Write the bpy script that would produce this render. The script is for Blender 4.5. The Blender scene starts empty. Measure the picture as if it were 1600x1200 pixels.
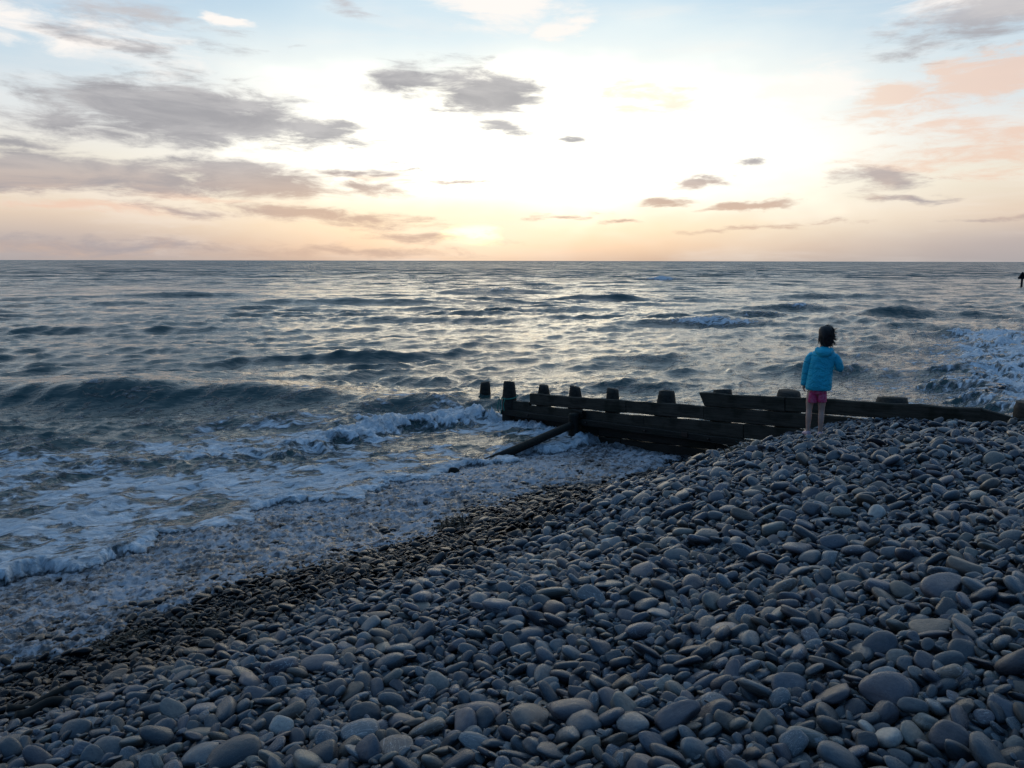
import bpy, bmesh, math, random
import numpy as np
from mathutils import Vector, Matrix, Euler, Quaternion, noise as mnoise

rng = np.random.default_rng(7)
random.seed(7)
SC = bpy.context.scene
COL = SC.collection

# ------------------------------------------------------------------ camera
cam_d = bpy.data.cameras.new('camera')
cam = bpy.data.objects.new('camera', cam_d)
COL.objects.link(cam)
cam_d.sensor_width = 36.0
cam_d.angle = math.radians(64.99)
cam_d.clip_start = 0.05
cam_d.clip_end = 30000
CAM_Z = 3.3
PITCH = math.radians(8.73)
cam.location = (0, 0, CAM_Z)
cam.rotation_mode = 'XYZ'
q = Euler((math.radians(90) - PITCH, 0, 0)).to_matrix() @ Matrix.Rotation(math.radians(0.11), 3, 'Z')
cam.rotation_euler = q.to_euler()
SC.camera = cam

# ------------------------------------------------------------------ view
SC.view_settings.view_transform = 'Standard'
SC.view_settings.look = 'None'
SC.view_settings.exposure = 0.0
SC.view_settings.gamma = 1.0
SC.view_settings.use_curve_mapping = False
SC.render.engine = 'CYCLES'
SC.cycles.max_bounces = 5
SC.cycles.diffuse_bounces = 2
SC.cycles.glossy_bounces = 3
SC.cycles.use_denoising = True
SC.cycles.use_adaptive_sampling = True
SC.cycles.adaptive_threshold = 0.015

# ------------------------------------------------------------------ node helpers
class NT:
    def __init__(s, tree):
        s.t = tree; s.n = tree.nodes; s.l = tree.links
    def new(s, typ, **kw):
        n = s.n.new(typ)
        for k, v in kw.items():
            setattr(n, k, v)
        return n
    def put(s, sock, v):
        if v is None: return
        if isinstance(v, bpy.types.NodeSocket): s.l.new(v, sock)
        else: sock.default_value = v
    def math(s, op, a, b=None, c=None, clamp=False):
        n = s.new('ShaderNodeMath', operation=op); n.use_clamp = clamp
        s.put(n.inputs[0], a); s.put(n.inputs[1], b); s.put(n.inputs[2], c)
        return n.outputs[0]
    def vmath(s, op, a, b=None, out=0):
        n = s.new('ShaderNodeVectorMath', operation=op)
        s.put(n.inputs[0], a); s.put(n.inputs[1], b)
        return n.outputs[out]
    def smooth(s, x, a, b, lo=0.0, hi=1.0):
        n = s.new('ShaderNodeMapRange', interpolation_type='SMOOTHSTEP')
        s.put(n.inputs[0], x); n.inputs[1].default_value = a; n.inputs[2].default_value = b
        n.inputs[3].default_value = lo; n.inputs[4].default_value = hi
        return n.outputs[0]
    def noise(s, vec, scale, detail=4, rough=0.5, dist=0.0, col=False):
        n = s.new('ShaderNodeTexNoise')
        s.put(n.inputs['Vector'], vec); n.inputs['Scale'].default_value = scale
        n.inputs['Detail'].default_value = detail; n.inputs['Roughness'].default_value = rough
        n.inputs['Distortion'].default_value = dist
        return n.outputs['Color' if col else 'Fac']
    def mapping(s, vec, loc=(0, 0, 0), rot=(0, 0, 0), scale=(1, 1, 1), typ='POINT'):
        n = s.new('ShaderNodeMapping', vector_type=typ)
        s.put(n.inputs[0], vec); n.inputs[1].default_value = loc
        n.inputs[2].default_value = rot; n.inputs[3].default_value = scale
        return n.outputs[0]
    def ramp(s, fac, stops, interp='EASE'):
        n = s.new('ShaderNodeValToRGB'); cr = n.color_ramp; cr.interpolation = interp
        while len(cr.elements) < len(stops): cr.elements.new(0.5)
        for e, (p, c) in zip(cr.elements, stops):
            e.position = p; e.color = (c[0], c[1], c[2], 1)
        s.put(n.inputs[0], fac)
        return n.outputs[0]
    def mix(s, fac, a, b, blend='MIX'):
        n = s.new('ShaderNodeMix', data_type='RGBA', blend_type=blend)
        n.clamp_factor = True
        s.put(n.inputs[0], fac)
        for sock, v in ((n.inputs[6], a), (n.inputs[7], b)):
            if isinstance(v, tuple) and len(v) == 3: v = (*v, 1)
            s.put(sock, v)
        return n.outputs[2]

# ------------------------------------------------------------------ sky
SUN_EL = math.radians(3.2)
SUN_AZ = math.radians(-3.0)          # seen from the camera, + is to the right of +Y
world = bpy.data.worlds.new('World')
SC.world = world
world.use_nodes = True
world.node_tree.nodes.clear()
W = NT(world.node_tree)
tc = W.new('ShaderNodeTexCoord')
dirv = W.vmath('NORMALIZE', tc.outputs['Generated'])
sep = W.new('ShaderNodeSeparateXYZ'); W.l.new(dirv, sep.inputs[0])
DEG = 57.29578
az = W.math('MULTIPLY', W.math('ARCTAN2', sep.outputs[0], sep.outputs[1]), DEG)
el = W.math('MULTIPLY', W.math('ARCSINE', sep.outputs[2]), DEG)
cmb = W.new('ShaderNodeCombineXYZ'); W.l.new(az, cmb.inputs[0]); W.l.new(el, cmb.inputs[1])
P = cmb.outputs[0]
nish = W.new('ShaderNodeTexSky', sky_type='NISHITA')
nish.sun_disc = False
nish.sun_elevation = SUN_EL
nish.sun_rotation = SUN_AZ
nish.altitude = 5; nish.air_density = 1.0; nish.dust_density = 1.5; nish.ozone_density = 2.0
SKY_STRENGTH = 0.12

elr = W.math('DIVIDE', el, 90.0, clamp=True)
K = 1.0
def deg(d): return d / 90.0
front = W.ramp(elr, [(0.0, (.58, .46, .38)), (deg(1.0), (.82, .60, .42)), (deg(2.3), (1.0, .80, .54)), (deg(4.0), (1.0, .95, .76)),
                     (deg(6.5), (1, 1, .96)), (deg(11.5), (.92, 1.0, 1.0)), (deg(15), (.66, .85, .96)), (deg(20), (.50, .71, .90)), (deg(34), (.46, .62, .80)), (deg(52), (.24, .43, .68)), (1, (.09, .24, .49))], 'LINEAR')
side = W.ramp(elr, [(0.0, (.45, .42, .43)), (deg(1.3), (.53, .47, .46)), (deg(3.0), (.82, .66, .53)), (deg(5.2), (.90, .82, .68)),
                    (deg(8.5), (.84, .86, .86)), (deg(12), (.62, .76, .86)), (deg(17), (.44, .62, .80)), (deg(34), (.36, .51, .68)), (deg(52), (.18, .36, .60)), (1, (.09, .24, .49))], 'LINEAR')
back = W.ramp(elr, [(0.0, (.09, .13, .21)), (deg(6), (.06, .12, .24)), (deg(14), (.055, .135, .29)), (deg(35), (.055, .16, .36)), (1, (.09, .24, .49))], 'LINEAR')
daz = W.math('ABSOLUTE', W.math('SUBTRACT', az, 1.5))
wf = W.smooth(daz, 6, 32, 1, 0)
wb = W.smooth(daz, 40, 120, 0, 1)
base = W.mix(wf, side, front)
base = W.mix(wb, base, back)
# the physical clear sky tints the whole dome
nsc = W.vmath('MULTIPLY', nish.outputs[0], (SKY_STRENGTH,) * 3)
base = W.mix(.08, base, nsc)
# bright veil of thin cloud around the sun
gwn = W.noise(W.mapping(P, loc=(3, 11, 0), scale=(.07, .17, 1)), 1.0, 4, .55, col=True)
PG = W.vmath('ADD', P, W.vmath('MULTIPLY', W.vmath('SUBTRACT', gwn, (.5, .5, .5)), (16, 9, 0)))
gl = W.vmath('LENGTH', W.mapping(PG, loc=(2.0, 8.2, 0), scale=(24, 7.5, 1), typ='TEXTURE'), out=1)
base = W.mix(W.smooth(gl, 0.0, 1.5, .85, 0), base, (1.15, 1.12, 1.0))
gl0 = W.vmath('LENGTH', W.mapping(PG, loc=(1.0, 7.4, 0), scale=(16, 4.6, 1), typ='TEXTURE'), out=1)
base = W.mix(W.smooth(gl0, 0.0, 1.5, .9, 0), base, (2.3, 2.2, 1.85))
gl2 = W.vmath('LENGTH', W.mapping(P, loc=(-2.2, 2.6, 0), scale=(7.5, 3.2, 1), typ='TEXTURE'), out=1)
base = W.mix(W.smooth(gl2, 0.1, 1.2, .55, 0), base, (1.10, .98, .74))
gl3 = W.vmath('LENGTH', W.mapping(P, loc=(-2.9, 1.75, 0), scale=(2.2, .9, 1), typ='TEXTURE'), out=1)
base = W.mix(W.smooth(gl3, 0.0, 1.0, .95, 0), base, (1.45, 1.25, .78))

# cloud fields: (azimuth, elevation, half width, half height, tilt, strength) in degrees
warp = W.noise(W.mapping(P, scale=(.16, .5, 1)), 1.0, 5, .6, col=True)
warp = W.vmath('MULTIPLY', W.vmath('SUBTRACT', warp, (.5, .5, .5)), (6.5, 2.0, 0))
PW = W.vmath('ADD', P, warp)
fine = W.noise(W.mapping(P, rot=(0, 0, .10), scale=(.26, 1.15, 1)), 1.0, 10, .66, .35)
fine2 = W.noise(W.mapping(P, loc=(31, 7, 0), rot=(0, 0, -.12), scale=(.16, .7, 1)), 1.0, 9, .62, .5)
def field(blobs, src=PW):
    acc = None
    for a, e, w, h, t, st in blobs:
        v = W.vmath('LENGTH', W.mapping(src, loc=(a, e, 0), rot=(0, 0, math.radians(t)), scale=(w, h, 1), typ='TEXTURE'), out=1)
        v = W.math('MULTIPLY_ADD', v, -st, st)
        acc = v if acc is None else W.math('MAXIMUM', acc, v)
    return acc
GREY = [(-21.5, 9.1, 10.5, 2.3, -3, 1.6), (-14.0, 8.7, 7.5, 1.0, -5, 1.35), (-28, 5.3, 12, 1.4, -1, 1.7), (-17.5, 5.3, 7.5, 1.3, -3, 1.5), (-28, 8.4, 5, 1.0, 0, .9),
        (-10.5, 5.0, 5.0, .65, -3, .95), (-10.3, 6.1, 5.2, .5, 2, .85), (-31.5, 7.0, 5, .45, 0, .9), (-25, 12.8, 5.5, .7, -12, .85), (-7.0, 11.8, 4.0, 1.2, -3, 1.1),
        (-2.2, 11.2, 5.0, 2.2, -10, 1.45), (-.5, 8.9, 2.6, .9, -14, 1.0), (4.2, 8.1, 1.7, .35, 0, .8), (-13, 2.9, 9, .75, -5, 1.0), (-21, 3.2, 6, .45, -4, .7),
        (-5, 1.5, 5, .35, -2, .8), (12.8, 5.3, 2.2, .45, 6, 1.1), (10.5, 4.1, 2.2, .32, 3, 1.1), (16.4, 3.6, 3.8, .34, 3, 1.15), (15.5, 6.6, 1.3, .26, 4, .8),
        (-3.5, 5.4, 2.6, .32, 2, .8), (3.5, 3.1, 2.4, .26, 2, .8), (7.5, 2.6, 1.8, .18, 0, .8), (23.8, 5.2, 3.6, .9, -6, .95), (26, 4.0, 2.8, .3, 0, .85), (22, 2.4, 2, .18, 2, .7),
        (30, 2.5, 4, .22, 2, .7), (16, 2.1, 5, .2, 1, .7), (29.5, 14.3, 6.5, 1.9, 12, 1.35), (-29, .75, 14, .9, 0, 1.0), (-12, .6, 9, .5, 0, .7), (-12, 16.4, 2.6, .6, -16, .6), (-24, 14.6, 7, 1.0, -8, .55),
        (29.5, 17.6, 4, 1.2, 20, .6), (50, 6, 12, 1.0, 0, .9), (-52, 8, 14, 1.8, 0, .9), (62, 15, 9, 2.6, 5, .7), (-75, 14, 12, 3, 0, .7), (100, 10, 16, 3, 0, .7), (-120, 12, 18, 3, 0, .7), (160, 9, 20, 3, 0, .7)]
WARM = [(9.5, 10.8, 4.0, 1.3, -4, 1.2), (30.0, 10.7, 7.0, 1.7, 7, 1.3), (24.5, 10.0, 3.2, 1.4, 10, 1.15), (28, 8.3, 6, .7, 0, .8), (25.5, 5.8, 5.5, .9, 0, .8), (-9.5, 5.6, 4.5, .5, -2, .8),
        (-20, 4.0, 7, .35, -2, .9), (-27.5, 3.3, 8, .5, -2, 1.0), (-25, 17.5, 4.5, 1.2, 0, .6), (32, 6.6, 9, 1.6, 0, .9), (46, 12, 9, 2, 5, .8), (-46, 4, 12, .5, 0, .6)]
WHITE = [(-1.3, 17.6, 6.5, 2.6, -4, 1.9), (-18.6, 14.9, 2.2, .4, -8, 1.1), (24, 19.0, 8.5, 1.6, -4, 1.1), (19.5, 10.8, 4.4, 1.4, 0, 1.1), (3.2, 15.0, 2.0, .7, 25, .8), (31, 16.0, 6.5, 2.8, 20, .9),
         (-28, 13.2, 8, 1.6, -6, .7), (-2, 30, 14, 5, 0, .6), (40, 26, 12, 4, 10, .6), (-40, 24, 14, 4, -10, .6)]
fw = field(WHITE); fo = field(WARM); fg = field(GREY)
def density(f, n, lo, hi, amp=1.7):
    d = W.math('ADD', f, W.math('MULTIPLY', W.math('SUBTRACT', n, .5), amp))
    return W.smooth(d, lo, hi)
dw = density(fw, fine2, -.1, .7, 2.4)
do = density(fo, fine, -.05, .95, 3.6)
dg = density(fg, fine, -.10, .88, 2.8)
# faint high streaks over the whole sky
streak = W.smooth(W.noise(W.mapping(P, loc=(5, 3, 0), rot=(0, 0, .06), scale=(.06, .42, 1)), 1.0, 6, .6, .3), .46, .72, 0, .30)
lum_front = W.mix(wb, (1.0, .93, .87), (.20, .27, .42))
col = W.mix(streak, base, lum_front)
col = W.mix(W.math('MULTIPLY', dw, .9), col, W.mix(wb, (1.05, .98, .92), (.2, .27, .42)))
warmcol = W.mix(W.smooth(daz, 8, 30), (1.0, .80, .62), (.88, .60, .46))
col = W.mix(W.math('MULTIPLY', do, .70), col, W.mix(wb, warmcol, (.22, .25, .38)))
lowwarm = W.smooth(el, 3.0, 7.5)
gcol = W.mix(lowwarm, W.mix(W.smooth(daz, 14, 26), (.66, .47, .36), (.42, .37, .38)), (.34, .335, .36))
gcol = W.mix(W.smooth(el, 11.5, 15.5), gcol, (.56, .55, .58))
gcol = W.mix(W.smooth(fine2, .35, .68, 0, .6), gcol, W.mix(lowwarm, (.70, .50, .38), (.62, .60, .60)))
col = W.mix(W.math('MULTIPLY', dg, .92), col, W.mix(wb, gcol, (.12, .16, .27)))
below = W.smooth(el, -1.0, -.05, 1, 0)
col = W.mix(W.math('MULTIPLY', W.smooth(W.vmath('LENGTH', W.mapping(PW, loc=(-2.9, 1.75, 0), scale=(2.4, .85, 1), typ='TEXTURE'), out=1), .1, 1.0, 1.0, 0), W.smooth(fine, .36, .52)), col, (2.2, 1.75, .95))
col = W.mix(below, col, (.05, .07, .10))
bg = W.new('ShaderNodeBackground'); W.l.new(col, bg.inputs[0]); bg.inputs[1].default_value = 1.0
wo = W.new('ShaderNodeOutputWorld'); W.l.new(bg.outputs[0], wo.inputs[0])
world.cycles.sampling_method = 'MANUAL'
world.cycles.sample_map_resolution = 1024

# ------------------------------------------------------------------ sun (veiled, just above the horizon)
sl = bpy.data.lights.new('sun', 'SUN')
sl.energy = 0.13; sl.angle = math.radians(28.0); sl.color = (1.0, .80, .50)
so = bpy.data.objects.new('sun', sl); COL.objects.link(so)
sd = Vector((math.sin(SUN_AZ) * math.cos(SUN_EL), math.cos(SUN_AZ) * math.cos(SUN_EL), math.sin(SUN_EL)))
so.rotation_euler = sd.to_track_quat('Z', 'Y').to_euler()
so.location = sd * 50

# ------------------------------------------------------------------ tagging / object helpers
def tag(o, label=None, cat=None, group=None, kind=None):
    if label: o['label'] = label
    if cat: o['category'] = cat
    if group: o['group'] = group
    if kind: o['kind'] = kind
    return o
def link(name, me, mat=None, parent=None, loc=None, smooth=True):
    o = bpy.data.objects.new(name, me); COL.objects.link(o)
    if mat is not None and not me.materials: me.materials.append(mat)
    if parent is not None: o.parent = parent
    if loc is not None: o.location = loc
    if smooth and me.polygons and not me.polygons[0].use_smooth:
        me.polygons.foreach_set('use_smooth', [True] * len(me.polygons))
    return o
def empty(name, loc, rz=0, **kw):
    o = bpy.data.objects.new(name, None); COL.objects.link(o)
    o.location = loc; o.rotation_euler = (0, 0, rz); o.empty_display_size = .2
    return tag(o, **kw)
def grid_mesh(name, V, rows, cols, attrs=None):
    me = bpy.data.meshes.new(name)
    i = np.arange(rows * cols).reshape(rows, cols)
    q = np.stack([i[:-1, :-1], i[:-1, 1:], i[1:, 1:], i[1:, :-1]], -1).reshape(-1, 4)
    me.vertices.add(len(V)); me.vertices.foreach_set('co', V.astype(np.float32).ravel())
    me.loops.add(q.size); me.loops.foreach_set('vertex_index', q.ravel().astype(np.int32))
    me.polygons.add(len(q)); me.polygons.foreach_set('loop_start', np.arange(0, q.size, 4, dtype=np.int32))
    me.polygons.foreach_set('use_smooth', np.ones(len(q), dtype=bool))
    me.update(calc_edges=True)
    for k, a in (attrs or {}).items():
        at = me.attributes.new(k, 'FLOAT', 'POINT'); at.data.foreach_set('value', a.astype(np.float32).ravel())
    return me
def material(name):
    m = bpy.data.materials.new(name); m.use_nodes = True
    n = NT(m.node_tree); b = m.node_tree.nodes['Principled BSDF']
    return m, n, b

# ------------------------------------------------------------------ the lie of the land
NS = np.array([-.715, .70])                      # seaward
G0 = np.array([-.07, 16.5]); GD = np.array([.6582, -.75284]); GM = np.array([.75284, .6582])   # groyne: seaward end, inland direction, far side
PROF_S = np.array([-60, -12, -4, 0, 2.3, 3.4, 4.2, 5.0, 6.0, 6.9, 7.4, 8.2, 9.4, 12, 20, 60])
PROF_Z = np.array([3.0, 2.3, 1.85, 1.62, 1.32, 1.29, 1.22, .94, .50, .13, .03, -.01, -.05, -.5, -1.6, -4])
PROF_Z2 = np.array([3.0, 2.3, 1.85, 1.62, 1.16, .92, .73, .55, .32, .13, .03, -.01, -.05, -.5, -1.6, -4])   # away from the groyne the bank is plain
def sm(x, a, b):
    t = np.clip((x - a) / (b - a), 0, 1); return t * t * (3 - 2 * t)
def shore_s(x, y):
    s = NS[0] * x + NS[1] * y
    far = sm((x - G0[0]) * GM[0] + (y - G0[1]) * GM[1], 0.05, 1.0)     # beyond the groyne the beach is scoured lower
    return s, s + 4.2 * far
def ground_z(x, y):
    s, s2 = shore_s(x, y)
    s2 = s2 + .25 * np.sin(.55 * (x + y)) * np.clip(s2 / 7, 0, 1) + .12 * np.sin(1.7 * (x + y) + 1)
    z = 0
    md = sm(.70 * x + .715 * y, 5.8, 9.2)
    for o_ in (-.5, -.25, 0, .25, .5):
        z = z + np.interp(s2 + o_, PROF_S, PROF_Z) / 5 * md + np.interp(s2 + o_, PROF_S, PROF_Z2) / 5 * (1 - md)
    z = z + .03 * np.sin(1.3 * x + .7 * y) + .025 * np.sin(2.1 * y - 1.1 * x + 2)
    return z - .05 * (1 - sm(s2, 6.5, 8.0))

# ------------------------------------------------------------------ numpy noise tiles
def fft_noise(N, beta, seed, kmin=1, aniso=(1, 1)):
    r = np.random.default_rng(seed)
    kx = np.fft.fftfreq(N, 1 / N)[None, :] * aniso[0]; ky = np.fft.fftfreq(N, 1 / N)[:, None] * aniso[1]
    k = np.hypot(kx, ky); k[0, 0] = 1e9
    A = np.where(k < kmin, 0, k ** (-beta / 2))
    h = np.fft.ifft2(np.fft.fft2(r.standard_normal((N, N))) * A).real
    return h / h.std()
def sample(T, x, y, L, rot=0.0):
    N = T.shape[-1]
    c, s = math.cos(rot), math.sin(rot)
    u = ((c * x + s * y) / L * N) % N; v = ((-s * x + c * y) / L * N) % N
    i = np.floor(u).astype(int); j = np.floor(v).astype(int); fu = u - i; fv = v - j
    i %= N; j %= N; i1 = (i + 1) % N; j1 = (j + 1) % N
    return ((1 - fv) * ((1 - fu) * T[..., j, i] + fu * T[..., j, i1]) + fv * ((1 - fu) * T[..., j1, i] + fu * T[..., j1, i1]))
def wave_tile(N, L, dirn, lam_p, spread, seed, rms, cuts, chop=1.0):
    """random sea: returns, for each shortest wavelength in cuts, (height, dx, dy)"""
    r = np.random.default_rng(seed)
    k1 = np.fft.fftfreq(N, L / N) * 2 * np.pi
    kx, ky = np.meshgrid(k1, k1); k = np.hypot(kx, ky); k[0, 0] = 1e-6
    kp = 2 * np.pi / lam_p
    A = k ** -2.0 * np.exp(-.6 * (kp / k) ** 2)
    ca = np.abs(kx * dirn[0] + ky * dirn[1]) / k
    A = A * (ca ** spread + .05); A[0, 0] = 0
    Hh = np.fft.fft2(r.standard_normal((N, N))) * A
    f = rms / np.fft.ifft2(Hh).real.std()
    out = []
    for cut in cuts:
        F = Hh * f * np.exp(-(k * cut / (2 * np.pi)) ** 4)
        out.append(np.stack([np.fft.ifft2(F).real, chop * np.fft.ifft2(-1j * kx / k * F).real * -1, chop * np.fft.ifft2(-1j * ky / k * F).real * -1]))
    return out
CUTS = [.15, .4, 1.0, 2.5, 6.0]
WDIR = np.array([.24, -.97])
TA = wave_tile(512, 57.0, WDIR, 5.6, 5, 11, .088, CUTS, 1.25)
TB = wave_tile(512, 11.3, np.array([.45, -.89]), 1.3, 2, 12, .026, [.06, .4], 1.0)
TN1 = fft_noise(256, 2.6, 21)
TN2 = fft_noise(256, 2.0, 22)
TN3 = fft_noise(512, 3.4, 23, kmin=4)
TN4 = fft_noise(512, 3.0, 24, kmin=10)
TS = fft_noise(256, 5.5, 25, kmin=2)

# hand placed breaking waves: centre, half length, height, width, crest bearing, foam
RIDGES = [(-9.8, 19.3, 5.8, .54, 1.4, .07, .16), (-6.0, 27.0, 2.6, .20, .9, .10, 0), (-2.6, 28.6, 2.2, .20, .8, -.08, 0), (-4.0, 45, 4, .26, 1.2, .0, 0),
          (-13, 63, 10, .36, 1.8, .12, 0), (-2, 84, 8, .42, 2.2, .2, 0), (26, 143, 4.0, .75, 2.2, .0, .7), (10.6, 43.5, 4.2, .40, 1.4, .12, .62), (14.5, 49, 3.2, .34, 1.4, .2, .35),
          (19.5, 56, 5.0, .46, 1.7, .22, .3), (19.5, 45.5, 3.0, .36, 1.2, .2, 0), (24.5, 50, 5, .42, 1.4, .1, 0), (4.3, 27.0, 3.4, .20, 1.1, .15, 0), (9.2, 24.5, 2.6, .22, 1.0, -.2, 0),
          (2.6, 21.5, 2.2, .15, .9, .05, .1), (-3.0, 22.5, 2.6, .14, .9, .0, 0), (-5.5, 17.0, 2.2, .13, .8, -.05, 0), (-2.4, 18.2, 2.0, .13, .7, .2, .05),
          (14.2, 24.0, 2.2, .24, .9, .25, .3), (32, 75, 7, .42, 1.6, .1, .2), (-30, 75, 8, .4, 1.8, .1, 0), (-20, 38, 5, .28, 1.3, .1, 0), (-26, 48, 5, .28, 1.3, .05, 0), (6, 70, 6, .32, 1.6, .1, 0)]

# ------------------------------------------------------------------ sea mesh
def build_sea():
    p = np.concatenate([np.arange(480, 260, -1.0), np.arange(260, 88, -.62)])
    r = CAM_Z * 804 / p
    rr = [r[-1]]
    while rr[-1] < 320: rr.append(rr[-1] * (1.0065))
    while rr[-1] < 9000: rr.append(rr[-1] * 1.045)
    r = np.concatenate([r, rr[1:]])
    a = np.concatenate([np.linspace(-75, -37, 30, endpoint=False), np.linspace(-37, 37, 860), np.linspace(37, 75, 31)[1:]])
    a = np.radians(a)
    R, A = np.meshgrid(r, a, indexing='ij')
    x = (R * np.sin(A)); y = (R * np.cos(A))
    dr = np.gradient(r)[:, None] * np.ones_like(R)
    s, s2 = shore_s(x, y)
    rows, cols = R.shape
    # slow shore parallel wobble so that no line is straight
    tt = .70 * x + .715 * y
    wob = .28 * sample(TN1, tt, s * .3, 34) + .07 * sample(TN2, tt, s, 6)
    se = s2 + wob
    # random sea, filtered with distance
    lam = np.clip(np.log2(np.maximum(dr * 2.2, .15) / .15) / np.log2(6.0 / .15) * 4, 0, 3.999)
    D = np.zeros((3,) + R.shape)
    for i in range(5):
        w = np.clip(1 - np.abs(lam - i), 0, 1)
        mk = w > 0
        if mk.any():
            D[:, mk] += sample(TA[i], x[mk], y[mk], 57.0, .0) * w[mk]
    gust = .75 + .30 * sample(TN1, x, y, 120, .4)
    atten = sm(se, 8.8, 17) * .92 + .08 * sm(se, 8.0, 10)
    D *= atten * np.clip(gust, .4, 1.4)
    D[1:] *= np.where(dr < 1.2, .85, .3)
    D *= .80 + .38 * sm(R, 28, 80)
    D *= 1 - .88 * np.exp(-((x + 9.8) / 7) ** 4 - ((y - 18.9) / 2.4) ** 4)
    mk = dr < .35
    B = np.zeros_like(D); B[:, mk] = sample(TB[0], x[mk], y[mk], 11.3, .5)
    mk2 = (dr >= .12) & (dr < .6)
    B[:, mk2] = B[:, mk2] * .4 + sample(TB[1], x[mk2], y[mk2], 11.3, .5) * .6
    B *= 1 - .6 * np.exp(-((x + 9.8) / 7) ** 4 - ((y - 18.9) / 2.0) ** 4)
    D += B * (sm(se, 8.5, 11) * .8 + .2 * sm(se, 7.6, 8.6)) * (.6 + .4 * np.clip(gust, .4, 1.4))
    foam = np.zeros_like(R)
    z = D[0]; X = x + D[1]; Y = y + D[2]
    # placed waves, steep towards the shore, gentle behind
    for (cx, cy, hl, h, w, ang, fo) in RIDGES:
        ca, sa = math.cos(ang), math.sin(ang)
        u = (x - cx) * ca + (y - cy) * sa
        v = -(x - cx) * sa + (y - cy) * ca
        near = (np.abs(u) < hl * 2.6) & (np.abs(v) < w * 7)
        if not near.any(): continue
        un, vn = u[near], v[near]
        vn = vn + .20 * w * sample(TS, un, vn * .3, 14 * w + 8) + .10 * un * un / hl
        e = np.exp(-(un / hl) ** 2 * 1.1) * (.85 + .15 * sample(TS, un, vn * 0, 9))
        prof = np.where(vn < 0, np.exp(-(vn / (w * .55)) ** 2), 1 / (1 + (vn / (w * 1.5)) ** 2) ** 1.5)
        trough = -.28 * np.exp(-((vn + w * 1.25) / (w * .8)) ** 2)
        z[near] += h * e * (prof + trough)
        Y[near] -= h * .22 * e * np.exp(-(vn / (w * .5)) ** 2)
        if fo:
            fm = fo * sm(e, .25, .85) * np.exp(-((vn + w * .30) / (w * .55)) ** 2)
            lump = sample(TN3, x[near], y[near], 9) * .06 * h * 2
            z[near] += np.clip(fm, 0, 1) * lump
            foam[near] = np.maximum(foam[near], fm)
    # whitecaps where the random crests pinch
    crest = sm(D[0], .20, .38) * sm(sample(TN2, x, y, 40), .7, 1.6)
    foam = np.maximum(foam, crest * .55 * sm(R, 15, 30))
    # ---- second bore, s about 12.5, best developed next to the groyne
    main = sm((x - G0[0]) * GM[0] + (y - G0[1]) * GM[1], .3, -.3)
    b = se - (12.8 + .6 * sm(tt, 6, 0) + .35 * sample(TN1, tt, s * 0, 13))
    ampb = (.06 + .13 * sm(tt, 5.5, 10)) * main
    bore = np.where(b < 0, np.exp(-(b / .28) ** 2), np.exp(-(b / 1.3) ** 2))
    lump = sample(TN3, x, y, 3.6) * .6 * sm(dr, .3, .1) + sample(TN4, x, y, 3.4, .6) * .25 * sm(dr, .12, .05)
    z += ampb * bore * (1 + .25 * lump)
    foam = np.maximum(foam, bore * ampb * 5.5)
    # ---- first bore, the edge of the wave, s about 9.4
    b1 = se - (9.45 + .10 * sample(TN1, tt, s * 0, 5))
    edge = np.where(b1 < 0, np.exp(-(b1 / .10) ** 2), np.exp(-(b1 / .55) ** 2))
    z += main * .045 * edge * (1 + .15 * lump)
    foam = np.maximum(foam, main * edge * .62)
    inner = sm(b1, -.05, .15) * sm(b, .5, -1.2)
    foam = np.maximum(foam, main * inner * (.43 + .22 * sample(TN1, x * .6, y, 5)))
    mid = sm(b, -1.5, 0) * sm(se, 21, 13)
    foam = np.maximum(foam, main * mid * (.36 + .22 * sample(TN1, x * .5, y, 6)))
    offs = sm(se, 30, 17) * .16
    foam = np.maximum(foam, offs + .05 * sample(TN1, x, y, 14))
    # ---- swash: thin broken water draining off the shingle
    swash = main * sm(b1, .02, -.10) * sm(se, 6.6, 7.0)
    gz = ground_z(x, y)
    nearm = (se < 14)
    film = gz + .048 + .012 * sample(TN3, x, y, 2.6) + .0075 * sample(TN4, x, y, 1.7, .4) * sm(dr, .09, .03)
    zz = np.interp(se, [6.4, 7.05, 7.5, 9.3, 9.6], [-.25, .0, .02, .02, .03])
    film2 = np.maximum(film, zz * 0 - 5)
    k = sm(b1, .12, -.12) * main
    z = z * (1 - k) + (film2 - .16 * sm(se, 7.35, 6.8)) * k
    # ---- breaker on the far side of the groyne
    far = 1 - main
    xf = far * sm(y, 46, 34) * sm(R, 11, 13)
    # wall of white water right of a curling lip
    ex = x - np.interp(y, [12, 16, 20, 24, 30, 40], [8.3, 10.2, 11.9, 13.0, 17.0, 21.5]) + .35 * sample(TN1, y, x * 0, 9)
    white = xf * sm(ex, -.1, .9)
    big = sample(TN3, x, y, 11, .3) * .6 + sample(TN3, x, y, 5.2, 1.1) * .4
    lip = xf * np.exp(-(ex / .55) ** 2) * sm(y, 27, 21)
    z += lip * .30 + white * (.10 + .10 * big)
    Y -= .2 * lip
    foam = np.maximum(foam, white * (.50 + .30 * sample(TN1, x, y * .7, 6) + .12 * big))
    foam = np.maximum(foam, xf * sm(ex, -5.0, 1.5) * .5)
    foam = np.maximum(foam, far * sm(R, 44, 28) * sm(ex, -9, -1) * .34)
    # splash along the groyne's foot
    gd = np.abs((x - G0[0]) * GM[0] + (y - G0[1]) * GM[1]); ga = (x - G0[0]) * GD[0] + (y - G0[1]) * GD[1]
    sp = np.exp(-(gd / .45) ** 2) * sm(ga, -1.5, -.2) * sm(ga, 4.2, 2.5)
    z += sp * .06 * (1 + .8 * lump)
    foam = np.maximum(foam, sp * .9)
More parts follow.
